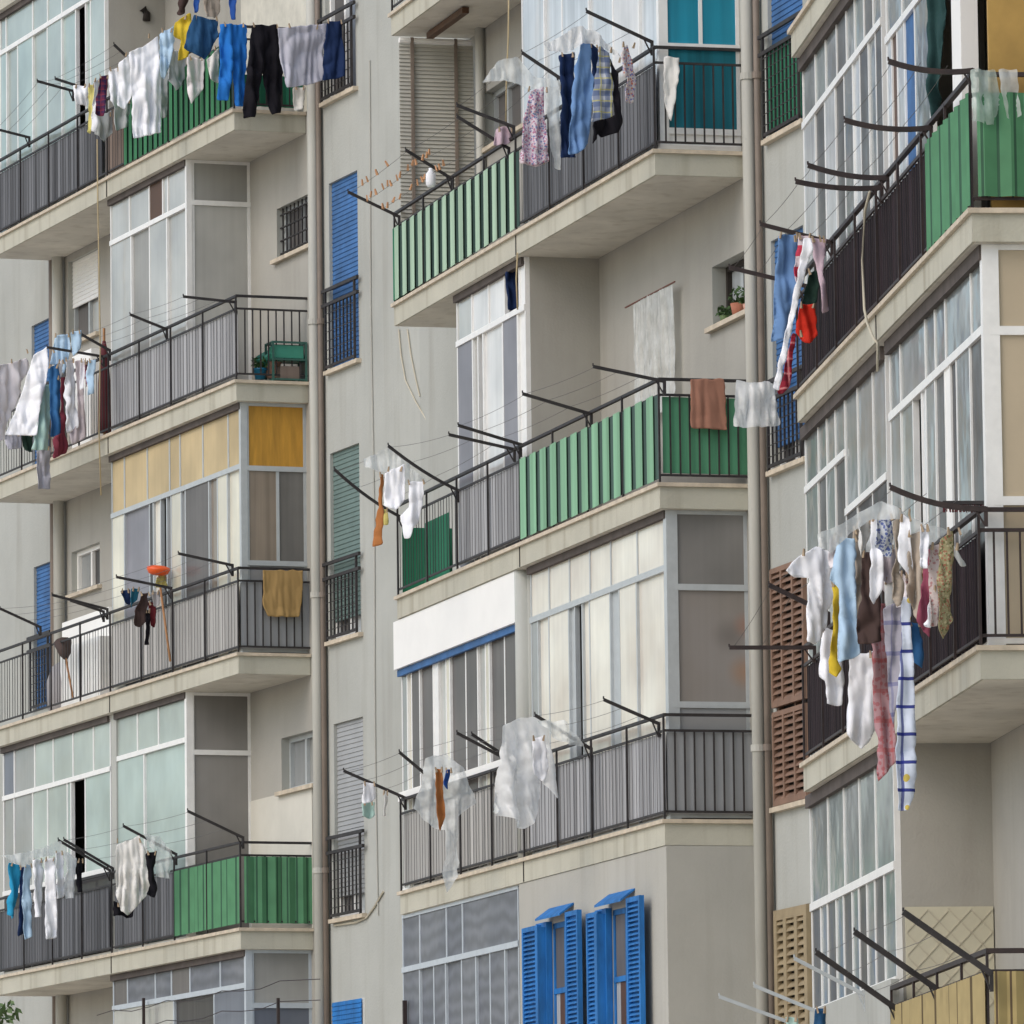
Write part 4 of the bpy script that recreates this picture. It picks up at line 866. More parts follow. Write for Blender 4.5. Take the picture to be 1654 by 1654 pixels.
g('shirt', 0, v, d1, [(900, 590), (948, 575), (940, 760), (910, 800), (865, 770)], C['brown'], 'brown shirt on the third left balcony', 'shirt', group=GC)
g('sock', 0, ('v', -.2), d1, [(925, 690), (955, 690), (952, 910), (922, 915)], C['black'], 'black sock hanging lowest on the third left balcony', 'sock', group=GC)
g('cloth', 0, v, d1, [(960, 580), (1020, 565), (1010, 660), (975, 665)], C['grey'], 'grey cloth left of the broom handle', 'cloth', group=GC)
g('shirt', 0, ('v', -.15), d1, [(945, 640), (992, 640), (990, 800), (960, 790)], C['dkred'], 'dark wine-coloured piece left of the broom handle', 'clothing', group=GC)
g('rug', 0, ('s', .03), d2, [(60, 435), (190, 437), (315, 440), (305, 640), (285, 735), (90, 730), (60, 660)], C['ochre'], 'ochre rug hung over the grey end railing', 'rug', yaw=0, fold=.004, thick=.012, crump=.3)
GD = 'washing under plastic on the lowest left balcony'
g('plastic_cover', 0, ('v', -.75), e1, [(10, 580), (100, 575), (250, 540), (390, 490), (430, 560), (200, 612), (160, 650), (60, 620)], C['plas'], 'clear plastic sheet over the cyan and white washing', 'plastic sheet', group='plastic sheets over washing', yaw=.3)
v = ('v', -.65)
g('towel', 0, v, e1, [(65, 625), (142, 640), (125, 800), (100, 990), (55, 960)], C['cyan'], 'cyan towel at the left end of the lowest left line', 'towel', group=GD)
g('trousers', 0, v, e1, [(135, 660), (162, 650), (150, 1080), (110, 1100), (120, 900)], C['navy'], 'narrow navy piece right of the cyan towel', 'trousers', group=GD)
g('trousers', 0, v, e1, [(158, 640), (205, 640), (215, 1090), (165, 1120), (155, 950)], C['paleblue'], 'pale blue long piece right of the narrow navy one', 'trousers', group=GD)
g('shirt', 0, v, e1, [(203, 610), (278, 605), (275, 970), (215, 980)], C['bright'], 'white shirt right of the pale blue long piece', 'shirt', group=GD)
g('trousers', 0, v, e1, [(283, 610), (352, 590), (362, 900), (360, 1100), (290, 1120)], C['bright'], 'longest white piece on the lowest left line', 'trousers', group=GD)
g('shirt', 0, v, e1, [(352, 570), (404, 550), (412, 840), (360, 860)], C['white'], 'short white shirt right of the longest white piece', 'shirt', group=GD)
g('plastic_cover', 0, ('v', -.5), e1, [(405, 545), (500, 600), (482, 850), (418, 858)], C['plasd'], 'milky plastic hanging right of the white shirts', 'plastic sheet', group='plastic sheets over washing')
g('sock', 0, ('v', -.4), e1, [(495, 610), (532, 610), (530, 810), (490, 820)], C['black'], 'black piece beside the milky plastic on the lowest left line', 'clothing', group=GD)
g('cloth', 0, ('v', -.35), e1, [(720, 870), (800, 900), (860, 900), (850, 975), (815, 980), (795, 960), (720, 972)], C['black'], 'black cloth showing under the grey-white sheet', 'cloth', group=GD)
g('bed_sheet', 0, ('v', -.55), e1, [(740, 510), (830, 480), (885, 455), (930, 560), (975, 780), (920, 850), (810, 965), (770, 930), (735, 830)], C['offw'], 'crumpled grey-white sheet left of the green screen', 'sheet', group=GD, fold=.025)
g('trousers', 0, ('v', -.45), e1, [(930, 570), (1000, 550), (990, 680), (1012, 800), (985, 850), (935, 830), (965, 770)], C['black'], 'black bent piece right of the crumpled sheet', 'trousers', group=GD)
g('plastic_cover', 0, ('v', -.35), e1, [(915, 440), (1020, 460), (1105, 580), (1092, 735), (1000, 710), (990, 570)], C['plas'], 'clear plastic right of the crumpled sheet on the lowest left balcony', 'plastic sheet', group='plastic sheets over washing')
GE = 'washing on the top middle balcony'
g('plastic_cover', 1, ('v', -.45), c3, [(-170, 520), (-60, 380), (60, 360), (160, 480), (330, 510), (335, 600), (240, 640), (150, 560), (-30, 500)], C['plas'], 'white plastic spread over the floral dress', 'plastic sheet', group='plastic sheets over washing', tilt=.2)
g('plastic_cover', 1, ('v', -.35), c3, [(235, 560), (335, 540), (338, 1080), (300, 1050), (262, 900)], C['plas'], 'clear plastic strip between floral dress and navy jacket', 'plastic sheet', group='plastic sheets over washing')
g('dress', 1, ('v', -.5), c3, [(150, 580), (235, 545), (245, 700), (270, 1015), (180, 1055), (80, 1020), (110, 780)], C['floral'], 'pink and blue floral dress with a red hem', 'dress', group=GE, yaw=.1)
g('dress_hem', 1, ('v', -.515), c3, [(80, 1005), (270, 1000), (268, 1030), (180, 1062), (78, 1038)], C['redw'], 'red frill under the floral dress', 'cloth', group=GE, yaw=.1, fold=.02)
g('jacket', 1, ('v', -.55), c3, [(325, 350), (435, 330), (430, 600), (440, 1000), (345, 1000), (335, 700)], C['navy'], 'navy jacket left of the light blue shirt', 'jacket', group=GE, yaw=.15)
g('shirt', 1, ('v', -.6), c3, [(480, 260), (522, 250), (545, 500), (525, 900), (460, 970), (400, 982), (430, 420)], C['skyblue'], 'long light blue shirt in the top middle washing', 'shirt', group=GE, yaw=.1)
g('trousers', 1, ('v', -.5), c3, [(515, 260), (580, 300), (570, 520), (545, 600), (540, 400)], C['navy'], 'navy piece between light blue and plaid shirts', 'clothing', group=GE)
g('shirt', 1, ('v', -.6), c3, [(590, 290), (650, 330), (672, 560), (670, 740), (550, 768), (560, 520)], C['plaid'], 'blue and yellow plaid shirt on the top middle balcony', 'shirt', group=GE, yaw=.1, fold=.008)
g('trousers', 1, ('v', -.4), c3, [(655, 370), (700, 470), (738, 780), (700, 840), (620, 870), (580, 850), (548, 920), (540, 780), (680, 730)], C['black'], 'black cloth behind the plaid shirt', 'clothing', group=GE)
g('plastic_cover', 1, ('v', -.62), c3, [(215, 280), (330, 230), (440, 160), (560, 190), (700, 330), (725, 375), (640, 310), (520, 262), (380, 325), (260, 315)], C['plasd'], 'whitish plastic crumpled over the light blue and plaid shirts', 'plastic sheet', group='plastic sheets over washing', fold=.03)
g('skirt', 1, ('v', -.45), c3, [(715, 340), (770, 280), (800, 400), (830, 500), (810, 650), (745, 645), (755, 480), (722, 500)], C['multi'], 'red blue and white printed piece right of the plaid shirt', 'clothing', group=GE)
g('blouse', 1, ('s', .04), c3, [(1000, 355), (1095, 365), (1085, 520), (1045, 770), (1020, 700), (1000, 560)], C['offw'], 'off-white blouse pegged in front of the teal curtain', 'blouse', yaw=0)
g('cloth', 1, ('v', .0), None, [(802, 208), (816, 203), (832, 212), (822, 232), (797, 236)], C['pink'], 'pink cloth left on the top middle railing', 'cloth')
GF = 'washing at the far end of the second middle balcony'
g('plastic_cover', 1, ('v', -.7), c6, [(690, 1340), (770, 1310), (840, 1265), (960, 1360), (1085, 1470), (1075, 1560), (960, 1500), (830, 1430), (700, 1390)], C['plas'], 'crumpled clear plastic at the far end of the second middle balcony', 'plastic sheet', group='plastic sheets over washing', fold=.03)
g('shirt', 1, ('v', -.65), c6, [(835, 1430), (960, 1375), (962, 1600), (900, 1670), (828, 1640)], C['bright'], 'white tee shirt with pale blue edge under clear plastic', 'shirt', group=GF)
g('blouse', 1, ('v', -.5), c6, [(985, 1490), (1080, 1480), (1070, 1640), (1000, 1850), (950, 1850), (920, 1700), (985, 1650)], C['white'], 'white blouse hanging lowest at the far end of the green and grey balcony', 'blouse', group=GF)
g('tights', 1, ('v', -.7), None, [(616, 765), (622, 765), (618, 820), (617, 880), (607, 883), (612, 820)], C['orange'], 'long thin orange-brown piece against the plaster', 'tights', group=GF)
g('gloves', 1, ('v', -.65), d2, [(818, 50), (852, 50), (858, 150), (828, 155)], C['lemon'], 'small yellow piece beside the orange-brown one', 'gloves', group=GF)
g('towel', 1, ('s', .03), c7, [(1165, 835), (1380, 835), (1396, 1160), (1290, 1150), (1165, 1145)], C['rust'], 'rust brown towel over the green end railing', 'towel', yaw=0, fold=.004, thick=.01, crump=.3)
g('blouse', 1, ('v', .46), c7, [(1465, 835), (1560, 860), (1640, 845), (1700, 870), (1738, 1130), (1560, 1142), (1440, 1135)], C['plasd'], 'pleated white blouse crossing the second drainpipe', 'blouse', yaw=0, lam=.08)
cu = g('curtain', 1, ('v', WV - .09), None, [(1022, 492), (1052, 474), (1086, 459), (1088, 660), (1022, 680)], C['net'], 'white net curtain hung across the balcony door', 'curtain', yaw=-math.pi / 2 + .01, lam=.09, fold=.007, crump=.02)
m = MB(); p0_ = cu.matrix_basis.inverted() @ W(1, FS(1, WV - .09, 1010, 497), WV - .09, FZ(1, WV - .09, 1010, 497)); p1_ = cu.matrix_basis.inverted() @ W(1, FS(1, WV - .09, 1090, 455), WV - .09, FZ(1, WV - .09, 1090, 455)); m.tube([tuple(p0_), tuple(p1_)], .008, 6); m.build('curtain_wire', REDPOLE, cu)
GG = 'washing on the third middle balcony'
g('plastic_cover', 1, ('v', -.6), e2, [(1090, -40), (1160, -55), (1230, -60), (1330, 20), (1430, 240), (1315, 330), (1305, 700), (1245, 820), (1200, 700), (1220, 420), (1150, 400), (1020, 280), (1075, 120)], C['plas'], 'clear plastic with a long tail over the orange-brown piece', 'plastic sheet', group='plastic sheets over washing', fold=.03, lam=.2)
g('scarf', 1, ('v', -.68), e2, [(1158, 30), (1197, 30), (1217, 330), (1182, 428), (1158, 280)], C['orange'], 'orange-brown scarf inside the clear plastic with a tail', 'scarf', group=GG)
g('sock', 1, ('v', -.68), e2, [(1222, 40), (1258, 28), (1238, 165), (1210, 130)], C['royal'], 'blue sock right of the orange-brown scarf', 'sock', group=GG)
g('plastic_cover', 1, ('v', -.6), None, [(815, 1172), (840, 1160), (862, 1157), (888, 1180), (898, 1280), (886, 1292), (872, 1250), (869, 1310), (850, 1338), (808, 1312), (811, 1240)], C['plasd'], 'milky white plastic bundle between two drying arms', 'plastic sheet', group='plastic sheets over washing', fold=.035, lam=.2)
g('shirt', 1, ('v', -.55), None, [(860, 1195), (880, 1186), (888, 1240), (878, 1262), (862, 1250)], C['white'], 'white shirt sleeve in the milky plastic bundle', 'shirt', group=GG)
g('plastic_cover', 1, ('v', -.4), None, [(868, 1163), (912, 1165), (946, 1206), (905, 1200)], C['plas'], 'small clear plastic right of the milky bundle', 'plastic sheet', group='plastic sheets over washing')
g('shirt', 1, ('v', -.55), e2, [(695, 120), (778, 120), (788, 220), (760, 240), (690, 250)], C['bright'], 'little white shirt on the far end arm of the third middle balcony', 'shirt', group=GG)
g('towel', 1, ('v', -.45), e2, [(685, 245), (770, 238), (765, 330), (740, 350), (693, 330)], C['mint'], 'little mint cloth below the little white shirt', 'cloth', group=GG)
g('sock', 1, ('v', -.35), e2, [(825, 175), (853, 180), (847, 330), (820, 332)], C['offw'], 'thin white sock right of the mint cloth', 'sock', group=GG)
GH = 'washing at the far end of the upper right balcony'
g('shirt', 2, ('v', -.38), None, [(1258, 380), (1290, 377), (1287, 470), (1270, 548), (1249, 550), (1253, 470)], C['skyblue'], 'denim-blue shirt at the left of the upper right washing', 'shirt', group=GH)
g('scarf', 2, ('v', -.42), c8, [(255, -60), (300, -70), (312, 0), (240, 230), (105, 870), (95, 912), (55, 895), (160, 450)], C['bright'], 'long slanting white scarf with a red-checked side', 'scarf', group=GH, fold=.008, yaw=0)
g('scarf', 2, ('v', -.36), c8, [(185, 540), (210, 540), (162, 880), (120, 932), (82, 922), (110, 860)], C['redch'], 'red checked cloth behind the end of the white scarf', 'cloth', group=GH, yaw=0)
g('blouse', 2, ('v', -.36), None, [(1290, 381), (1310, 379), (1304, 410), (1291, 470), (1282, 450)], C['redw'], 'red and white blouse between blue shirt and white scarf', 'blouse', group=GH)
g('tights', 2, ('v', -.28), None, [(1308, 385), (1336, 384), (1330, 440), (1341, 500), (1328, 506), (1321, 440)], C['pink'], 'pale pink tights right of the white scarf', 'tights', group=GH)
g('shorts', 2, ('v', -.2), c8, [(230, 365), (325, 350), (342, 560), (290, 612), (258, 605), (205, 530)], C['red'], 'bright red-orange shorts against the dark screen', 'shorts', group=GH, yaw=0)
g('shirt', 2, ('v', -.18), c8, [(290, 170), (352, 120), (347, 345), (248, 352)], C['dkgreen'], 'dark green piece above the red-orange shorts', 'clothing', group=GH, yaw=0)
g('plastic_bag', 2, ('s', .04), c4, [(1312, 440), (1475, 440), (1517, 640), (1507, 780), (1420, 785), (1325, 772)], C['plasg'], 'clear plastic bag pegged at the corner of the green screen', 'plastic bag', group='plastic bags', yaw=0)
g('plastic_bag', 2, ('s', .04), c4, [(1490, 440), (1612, 435), (1642, 735), (1545, 750), (1512, 600)], C['plas'], 'clear plastic bag at the right edge of the photo', 'plastic bag', group='plastic bags', yaw=0)
GI = 'dense washing on the lower right balcony'
v = ('v', -.5)
g('plastic_cover', 2, ('v', -.62), d4, [(340, 200), (500, 140), (640, 50), (760, -10), (860, 50), (1030, 150), (1190, 180), (1060, 285), (980, 250), (880, 120), (700, 110), (560, 190), (440, 320), (350, 300)], C['plas'], 'clear plastic spread over the dense washing', 'plastic sheet', group='plastic sheets over washing', fold=.035, lam=.25)
g('shirt', 2, ('v', -.75), d4, [(178, 440), (250, 340), (335, 285), (445, 330), (430, 600), (400, 800), (330, 915), (278, 890), (300, 480), (220, 475)], C['bright'], 'white shirt with an outstretched sleeve at the left of the dense washing', 'shirt', group=GI, fold=.02)
g('trousers', 2, ('v', -.62), d4, [(385, 800), (470, 830), (492, 1150), (480, 1292), (403, 1287), (395, 1140), (355, 1110)], C['bright'], 'white trousers below the outstretched white shirt', 'trousers', group=GI)
g('trousers', 2, ('v', -.66), d4, [(440, 515), (482, 508), (480, 1000), (500, 1060), (470, 1122), (440, 1080)], C['yellow'], 'yellow strip left of the pale blue shirt', 'cloth', group=GI)
g('shirt', 2, ('v', -.68), d4, [(480, 230), (572, 230), (572, 600), (592, 980), (480, 1022), (485, 560), (438, 500)], C['paleblue'], 'pale blue shirt in the dense washing', 'shirt', group=GI)
g('cloth', 2, ('v', -.55), d4, [(578, 180), (642, 180), (622, 600), (602, 830), (573, 600)], C['beige'], 'beige cloth between pale blue shirt and brown trousers', 'cloth', group=GI)
g('trousers', 2, ('v', -.55), d4, [(630, 325), (722, 325), (727, 890), (665, 905), (610, 900), (600, 800), (625, 600)], C['brown'], 'dark brown trousers in the dense washing', 'trousers', group=GI)
g('shirt', 2, ('v', -.62), d4, [(600, 130), (690, 100), (680, 260), (650, 350), (610, 260)], C['offw'], 'crumpled off-white piece over the dark brown trousers', 'cloth', group=GI, fold=.03)
g('shirt', 2, ('v', -.58), d4, [(690, 100), (762, 90), (745, 560), (702, 655), (678, 600)], C['white'], 'long white piece right of the dark brown trousers', 'shirt', group=GI)
g('blouse', 2, ('v', -.58), d4, [(730, 90), (812, 80), (832, 240), (802, 362), (718, 250)], C['bluepr'], 'blue and white printed blouse near the top of the dense washing', 'blouse', group=GI)
g('cloth', 2, ('v', -.44), d4, [(715, 280), (830, 300), (845, 480), (800, 520), (740, 480)], C['mauve'], 'mauve piece under the blue printed blouse', 'cloth', group=GI)
g('cloth', 2, ('v', -.4), d4, [(770, 500), (830, 490), (836, 770), (795, 775), (780, 640)], C['offw'], 'off-white sock-like piece above the red printed sheet', 'cloth', group=GI)
g('dress', 2, ('v', -.46), d4, [(828, 130), (892, 60), (872, 400), (912, 600), (882, 670), (840, 500)], C['beige'], 'beige drape in the middle of the dense washing', 'dress', group=GI, fold=.025)
g('shirt', 2, ('v', -.48), d4, [(878, 80), (926, 110), (937, 400), (920, 482), (860, 380)], C['bright'], 'white piece right of the beige drape', 'shirt', group=GI)
g('dress', 2, ('v', -.42), d4, [(928, 220), (1002, 170), (1002, 500), (1022, 560), (990, 780), (950, 720), (918, 560)], C['beige'], 'beige dress right of the middle in the dense washing', 'dress', group=GI, fold=.025)
g('shirt', 2, ('v', -.4), d4, [(1003, 140), (1042, 180), (1037, 430), (1000, 412)], C['white'], 'short white piece left of the rose cloth', 'shirt', group=GI)
g('skirt', 2, ('v', -.34), d4, [(1040, 300), (1072, 300), (1057, 760), (1050, 865), (1000, 790), (980, 760)], C['rose'], 'rose red skirt in the dense washing', 'skirt', group=GI)
g('dress', 2, ('v', -.32), d4, [(1068, 290), (1122, 260), (1112, 620), (1102, 792), (1060, 795)], C['rosepr'], 'pale rose printed dress left of the green-brown one', 'dress', group=GI)
g('dress', 2, ('v', -.26), d4, [(1140, 240), (1202, 180), (1217, 500), (1217, 740), (1175, 872), (1140, 820), (1128, 560)], C['camo'], 'green and brown printed dress at the right of the dense washing', 'dress', group=GI, fold=.025)
for k_, (q_, m_, v_, lb_) in enumerate([
    ([(585, 150), (650, 130), (640, 330), (600, 420)], 'beige', -.52, 'short beige piece under the plastic left of the blue print'),
    ([(655, 180), (700, 150), (690, 620), (660, 640)], 'greyw', -.5, 'grey-white strip between brown trousers and white piece'),
    ([(760, 330), (850, 280), (860, 560), (800, 640), (770, 520)], 'mauve', -.36, 'mauve-brown cloth deep in the dense washing'),
    ([(900, 300), (960, 250), (965, 560), (930, 640), (905, 520)], 'rosepr', -.38, 'rose printed cloth behind the beige dress'),
    ([(1000, 420), (1045, 430), (1040, 640), (1000, 600)], 'orange', -.3, 'small brownish piece below the short white one'),
    ([(870, 440), (915, 470), (905, 660), (870, 670)], 'pinkw', -.42, 'pinkish tip hanging below the white piece'),
    ([(985, 560), (1030, 530), (1010, 640), (990, 620)], 'offw', -.37, 'off-white corner below the beige dress'),
    ([(1090, 560), (1130, 540), (1115, 760), (1085, 800), (1060, 790)], 'white', -.3, 'white piece under the pale rose dress'),
    ([(1185, 260), (1225, 300), (1262, 400), (1235, 405), (1200, 340)], 'greyw', -.24, 'thin grey strip at the right end of the dense washing'),
    ([(440, 230), (500, 200), (490, 400), (450, 420)], 'pinkw', -.66, 'pinkish piece between white and pale blue shirts')]):
    g('cloth', 2, ('v', v_), d4, q_, C[m_], lb_, 'cloth', group=GI, fold=.025)
g('towel', 2, ('v', -.22), d4, [(930, 760), (992, 770), (1017, 960), (1000, 1062), (940, 1000)], C['midblue'], 'mid-blue towel behind the long stitched sheet', 'towel', group=GI)
g('bed_sheet', 2, ('v', -.36), d4, [(780, 680), (920, 590), (925, 900), (860, 1200), (830, 1420), (800, 1000)], C['greysheet'], 'grey-blue printed sheet between the red and the blue-stitched sheets', 'sheet', group=GI)
g('bed_sheet', 2, ('v', -.40), d4, [(695, 650), (790, 640), (800, 1000), (830, 1640), (800, 1690), (740, 1780), (735, 1500), (700, 1000)], C['redsheet'], 'long faded red printed sheet', 'sheet', group=GI, yaw=.1)
g('bed_sheet', 2, ('v', -.42), d4, [(880, 610), (926, 610), (945, 1200), (957, 1640), (960, 1840), (925, 1965), (870, 1960), (850, 1640), (860, 1150), (885, 800)], C['stitch'], 'longest sheet, white with blue stitched squares and yellow flowers', 'sheet', group=GI, yaw=.05, fold=.008)
g('towel', 2, ('v', -.45), d4, [(560, 980), (690, 950), (690, 1250), (702, 1420), (660, 1520), (620, 1578), (545, 1480)], C['white'], 'large white towel hanging low beside the red sheet', 'towel', group=GI)
g('shorts', 2, ('v', -.5), e4, [(330, 1560), (395, 1550), (400, 1760), (325, 1770)], C['denim'], 'dark blue shorts at the lower edge beside the brown louvres', 'shorts')
g('cloth', 2, ('v', -.6), e4, [(135, 1610), (215, 1610), (220, 1760), (140, 1770)], C['mint'], 'green and white cloth at the lower edge of the photo', 'cloth')
g('curtain', 2, ('v', .2), None, [(1499, -30), (1528, -45), (1526, 100), (1508, 190), (1500, 190)], mat('cloth_bottle_green', (.012, .05, .05), .9), 'dark green striped curtain on the upper right balcony', 'curtain', yaw=-.6, lam=.08)
g('cloth', 1, ('v', .2), None, [(816, 440), (837, 425), (838, 500), (822, 500)], C['navy'], 'navy cloth in the top of the white half bay', 'cloth', yaw=0)

# ------------------------------------------------------------------ loose things on the balconies
def world(name, mb, b, s, v_, z, mt, label, cat, group=None, smooth=False, rz=0.):
    o = mb.build(name, mt, None, smooth); o.location = W(b, s, v_, z); th = BL[b][2]; o.rotation_euler = (0, 0, math.atan2(-math.cos(th), math.sin(th)) + rz); return tag(o, label, cat, group)
def lathe(prof, n=18, sx=1., sy=1.):
    m = MB(); i0 = 0
    for r, z in prof:
        for q in range(n): m.v.append((r * sx * math.cos(6.2832 * q / n), r * sy * math.sin(6.2832 * q / n), z))
    for j in range(len(prof) - 1):
        for q in range(n): m.f.append((j * n + q, j * n + (q + 1) % n, (j + 1) * n + (q + 1) % n, (j + 1) * n + q)); m.m.append(0)
    m.f.append(tuple(range(n))[::-1]); m.m.append(0); m.f.append(tuple(range((len(prof) - 1) * n, len(prof) * n))); m.m.append(0)
    return m
def leaves(m, c, rx, rz, n, sz, mt=None, seed=1):
    rn = random.Random(seed)
    for _ in range(n):
        while True:
            p = Vector((rn.uniform(-1, 1), rn.uniform(-1, 1), rn.uniform(-1, 1)))
            if p.length < 1: break
        p = Vector((p.x * rx, p.y * rx, p.z * rz)) + Vector(c)
        a = Vector((rn.uniform(-1, 1), rn.uniform(-1, 1), rn.uniform(-1, 1))).normalized(); e = a.orthogonal().normalized()
        s_ = sz * rn.uniform(.6, 1.3); m.quad(p - a * s_, p + e * s_ * .45, p + a * s_, p - e * s_ * .45, mt)
LEAF = mat('leaf', (.045, .10, .025), .6, .4, 8.); LEAF2 = mat('leaf_light', (.10, .16, .05), .6, .3, 8.)
TERR = mat('terracotta', (.40, .15, .09), .8, .15, 12.); PINKT = mat('pinkish_clay', (.62, .36, .28), .8, .15, 10.); BLPL = mat('blue_plastic', (.02, .22, .40), .4); GRPL = mat('green_plastic', (.05, .27, .19), .45, .1)
ORPL = mat('orange_plastic', (.75, .10, .012), .4, .05); WOOD = mat('broom_wood', (.38, .19, .08), .6, .2, 6.); REDP = mat('dark_red_fabric', (.10, .015, .02), .8, .2)
def pot(b, x, y, anc, r, hgt, mt, label, plant=None, seed=1):
    v_, z = Sd(b, anc, x, y)
    if v_ > WV: pass
    root = empty('potted_plant', W(b, anc, v_, z), 0); tag(root, label, 'plant pot')
    o = lathe([(r * .7, 0), (r * .95, hgt * .85), (r * 1.08, hgt * .86), (r * 1.08, hgt), (r * .9, hgt), (r * .85, hgt * .9)]).build('pot', mt, root, True)
    if plant:
        m = MB(); leaves(m, (0, 0, hgt + plant * .5), r * 1.4, plant * .6, 60, .035, None, seed); m.build('leaves', LEAF, root)
# pots and chair on the second left balcony
zf = Zg(1)
def stand(b, x, y, s, z): return Sd(b, s, x, y)[0]
pot(0, 440, 611, -.26, .10, .19, PINKT, 'pinkish clay pot beside the green chair', None)
pot(0, 420, 613, -.22, .075, .12, BLPL, 'small blue pot with a plant at the corner of the open railing', .12, 3)
ch = empty('rack', W(0, -.14, .64, Zg(1)), BL[0][2]); tag(ch, 'green metal rack with crates behind the open railing', 'rack')
m = MB()
for x in (-.19, .19):
    for y in (-.13, .13): m.bar((x, y, 0), (x, y, .44), .022, .022)
for z_ in (.02, .24, .43):
    m.bar((-.19, -.13, z_), (.19, -.13, z_), .02, .02); m.bar((-.19, .13, z_), (.19, .13, z_), .02, .02); m.bar((-.19, -.13, z_), (-.19, .13, z_), .02, .02); m.bar((.19, -.13, z_), (.19, .13, z_), .02, .02)
m.build('frame', mat('dark_green_iron', (.03, .10, .08), .5), ch)
m = MB(); m.box(-.17, .17, -.10, .11, .26, .40); m.build('crate', GRPL, ch); m = MB(); m.box(-.10, .12, -.10, .10, .03, .17); m.build('box', C_TAUP, ch)
m = MB(); m.box(-.18, .18, -.12, .12, .235, .245); m.build('shelf', GRPL, ch)
wb = lathe([(.05, 0), (.10, .02), (.13, .12), (.12, .14), (.09, .05)], 14).build('basin', GRPL, None, True); wb.location = W(0, -.30, .50, Zg(1) + .21); wb.rotation_euler = (.3, -.5, 0); tag(wb, 'small green basin leaning on the left of the green rack', 'basin')
# closed dark red parasol on the second left balcony
s, z = F(0, .22, 169, 700); root = empty('closed_parasol', W(0, s, .22, Zg(1))); tag(root, 'closed dark red parasol standing at the balcony seam', 'parasol')
m = MB(); m.tube([(0, 0, .02), (0, 0, 1.35)], .016, 8); m.build('pole', WOOD, root)
m = MB(); m.tube([(0, 0, .12), (0, 0, .3), (0, 0, .7), (0, 0, 1.05), (0, 0, 1.2)], [.085, .08, .075, .05, .02], 10); m.build('canopy', REDP, root, True)
m = MB(); m.tube([(0, 0, 0), (0, 0, .05)], .12, 14); m.build('base', ALG, root)
# white cabinets
s, z = F(0, .5, 152, 690); m = MB(); m.box(-.4, .4, -.2, .2, 0, 1.25); o = world('cabinet', m, 0, s, .55, Zg(1), WHT, 'white cabinet behind the washing beside the parasol', 'cabinet')
m = MB(); m.box(-.02, .02, -.215, -.2, .5, .7); m.build('handle', IRON, o); m = MB(); m.box(-.38, .38, -.212, -.199, .1, 1.2); m.build('door', WHT, o)
s0_, s1_ = FS(0, .4, 108, 1080), FS(0, .4, 172, 1080)
m = MB(); m.box((s0_ - s1_) / 2, (s1_ - s0_) / 2, -.2, .2, 0, .80); o = world('cabinet', m, 0, (s0_ + s1_) / 2, .52, Zg(2), ALW, 'low grey-white cabinet behind the open bars', 'cabinet')
m = MB(); m.box((s0_ - s1_) / 2 + .04, (s1_ - s0_) / 2 - .04, -.212, -.199, .06, .76); m.build('door', ALW, o)
s0_, z0_ = F(0, .7, 104, 1005); s1_ = FS(0, .7, 180, 990)
m = MB(); m.box((s0_ - s1_) / 2, (s1_ - s0_) / 2, -.03, .03, 0, .42); world('board', m, 0, (s0_ + s1_) / 2, .70, Zg(2) + .81, WHT, 'bright white board standing on the low cabinet', 'board')
# brooms
def broom(b, x0, y0, x1, y1, vv, label, head, hm, long=.3):
    a = F(b, vv, x0, y0); c = F(b, vv, x1, y1); A_ = W(b, a[0], vv, a[1]); B_ = W(b, c[0], vv, c[1])
    root = empty('broom', A_); tag(root, label, 'broom'); d = B_ - A_
    m = MB(); m.tube([(0, 0, 0), tuple(d)], .013, 8); m.build('handle', WOOD, root, True)
    if head:
        e = d.normalized(); m = MB(); m.tube([tuple(d * .98), tuple(d + e * .06), tuple(d + e * long)], [.03, .07, .11], 10); m.build('bristles', hm, root, True)
broom(0, 118, 1127, 106, 1062, .10, 'upturned brown broom leaning inside the open bars', 1, mat('bristle', (.06, .04, .035), .9), .22)
broom(0, 275, 1068, 259, 950, -.02, 'orange broom handle leaning on the third left railing', 0, None)
s, z = F(0, -.05, 255, 925); o = lathe([(.06, 0), (.11, .02), (.135, .07), (.13, .09), (.07, .11)], 24).build('basin', ORPL, None, True); o.location = W(0, s, -.05, z - .03); o.rotation_euler = (.15, .1, 0); tag(o, 'flat orange basin tipped up above the third left railing', 'basin')
g('cloth', 0, ('v', .02), d1, [(1005, 480), (1060, 460), (1075, 540), (1010, 545)], C['lemon'], 'crumpled pale yellow cloth below the orange basin', 'cloth')
s, z = F(0, .3, 91, 1120); m = lathe([(.12, 0), (.2, .1), (.22, .4), (.15, .6), (.06, .66)], 14); o = m.build('sack', C['grey'], None, True); o.location = W(0, s, .4, Zg(2)); tag(o, 'grey sack beside the upturned broom', 'sack')
# pots on the sill of the middle block's small window
h = HM1
for f, r, hh, mt, lb, pl, sdd in ((.62, .07, .12, TERR, 'red clay pot with leafy plant on the small window sill', .16, 5), (.25, .05, .07, LEAF2, 'little green plant left of the red pot on the sill', .10, 6), (.9, .05, .07, PINKT, 'small pale pot at the right end of the sill', .09, 8)):
    root = empty('potted_plant', W(1, h[0] + (h[1] - h[0]) * f, WV + .03, h[2] + .006)); tag(root, lb, 'plant pot')
    lathe([(r * .7, 0), (r, hh), (r * .85, hh)]).build('pot', mt, root, True)
    m = MB(); leaves(m, (0, 0, hh + pl * .45), r * 1.5, pl * .55, 70, .03, None, sdd); m.build('leaves', LEAF, root)
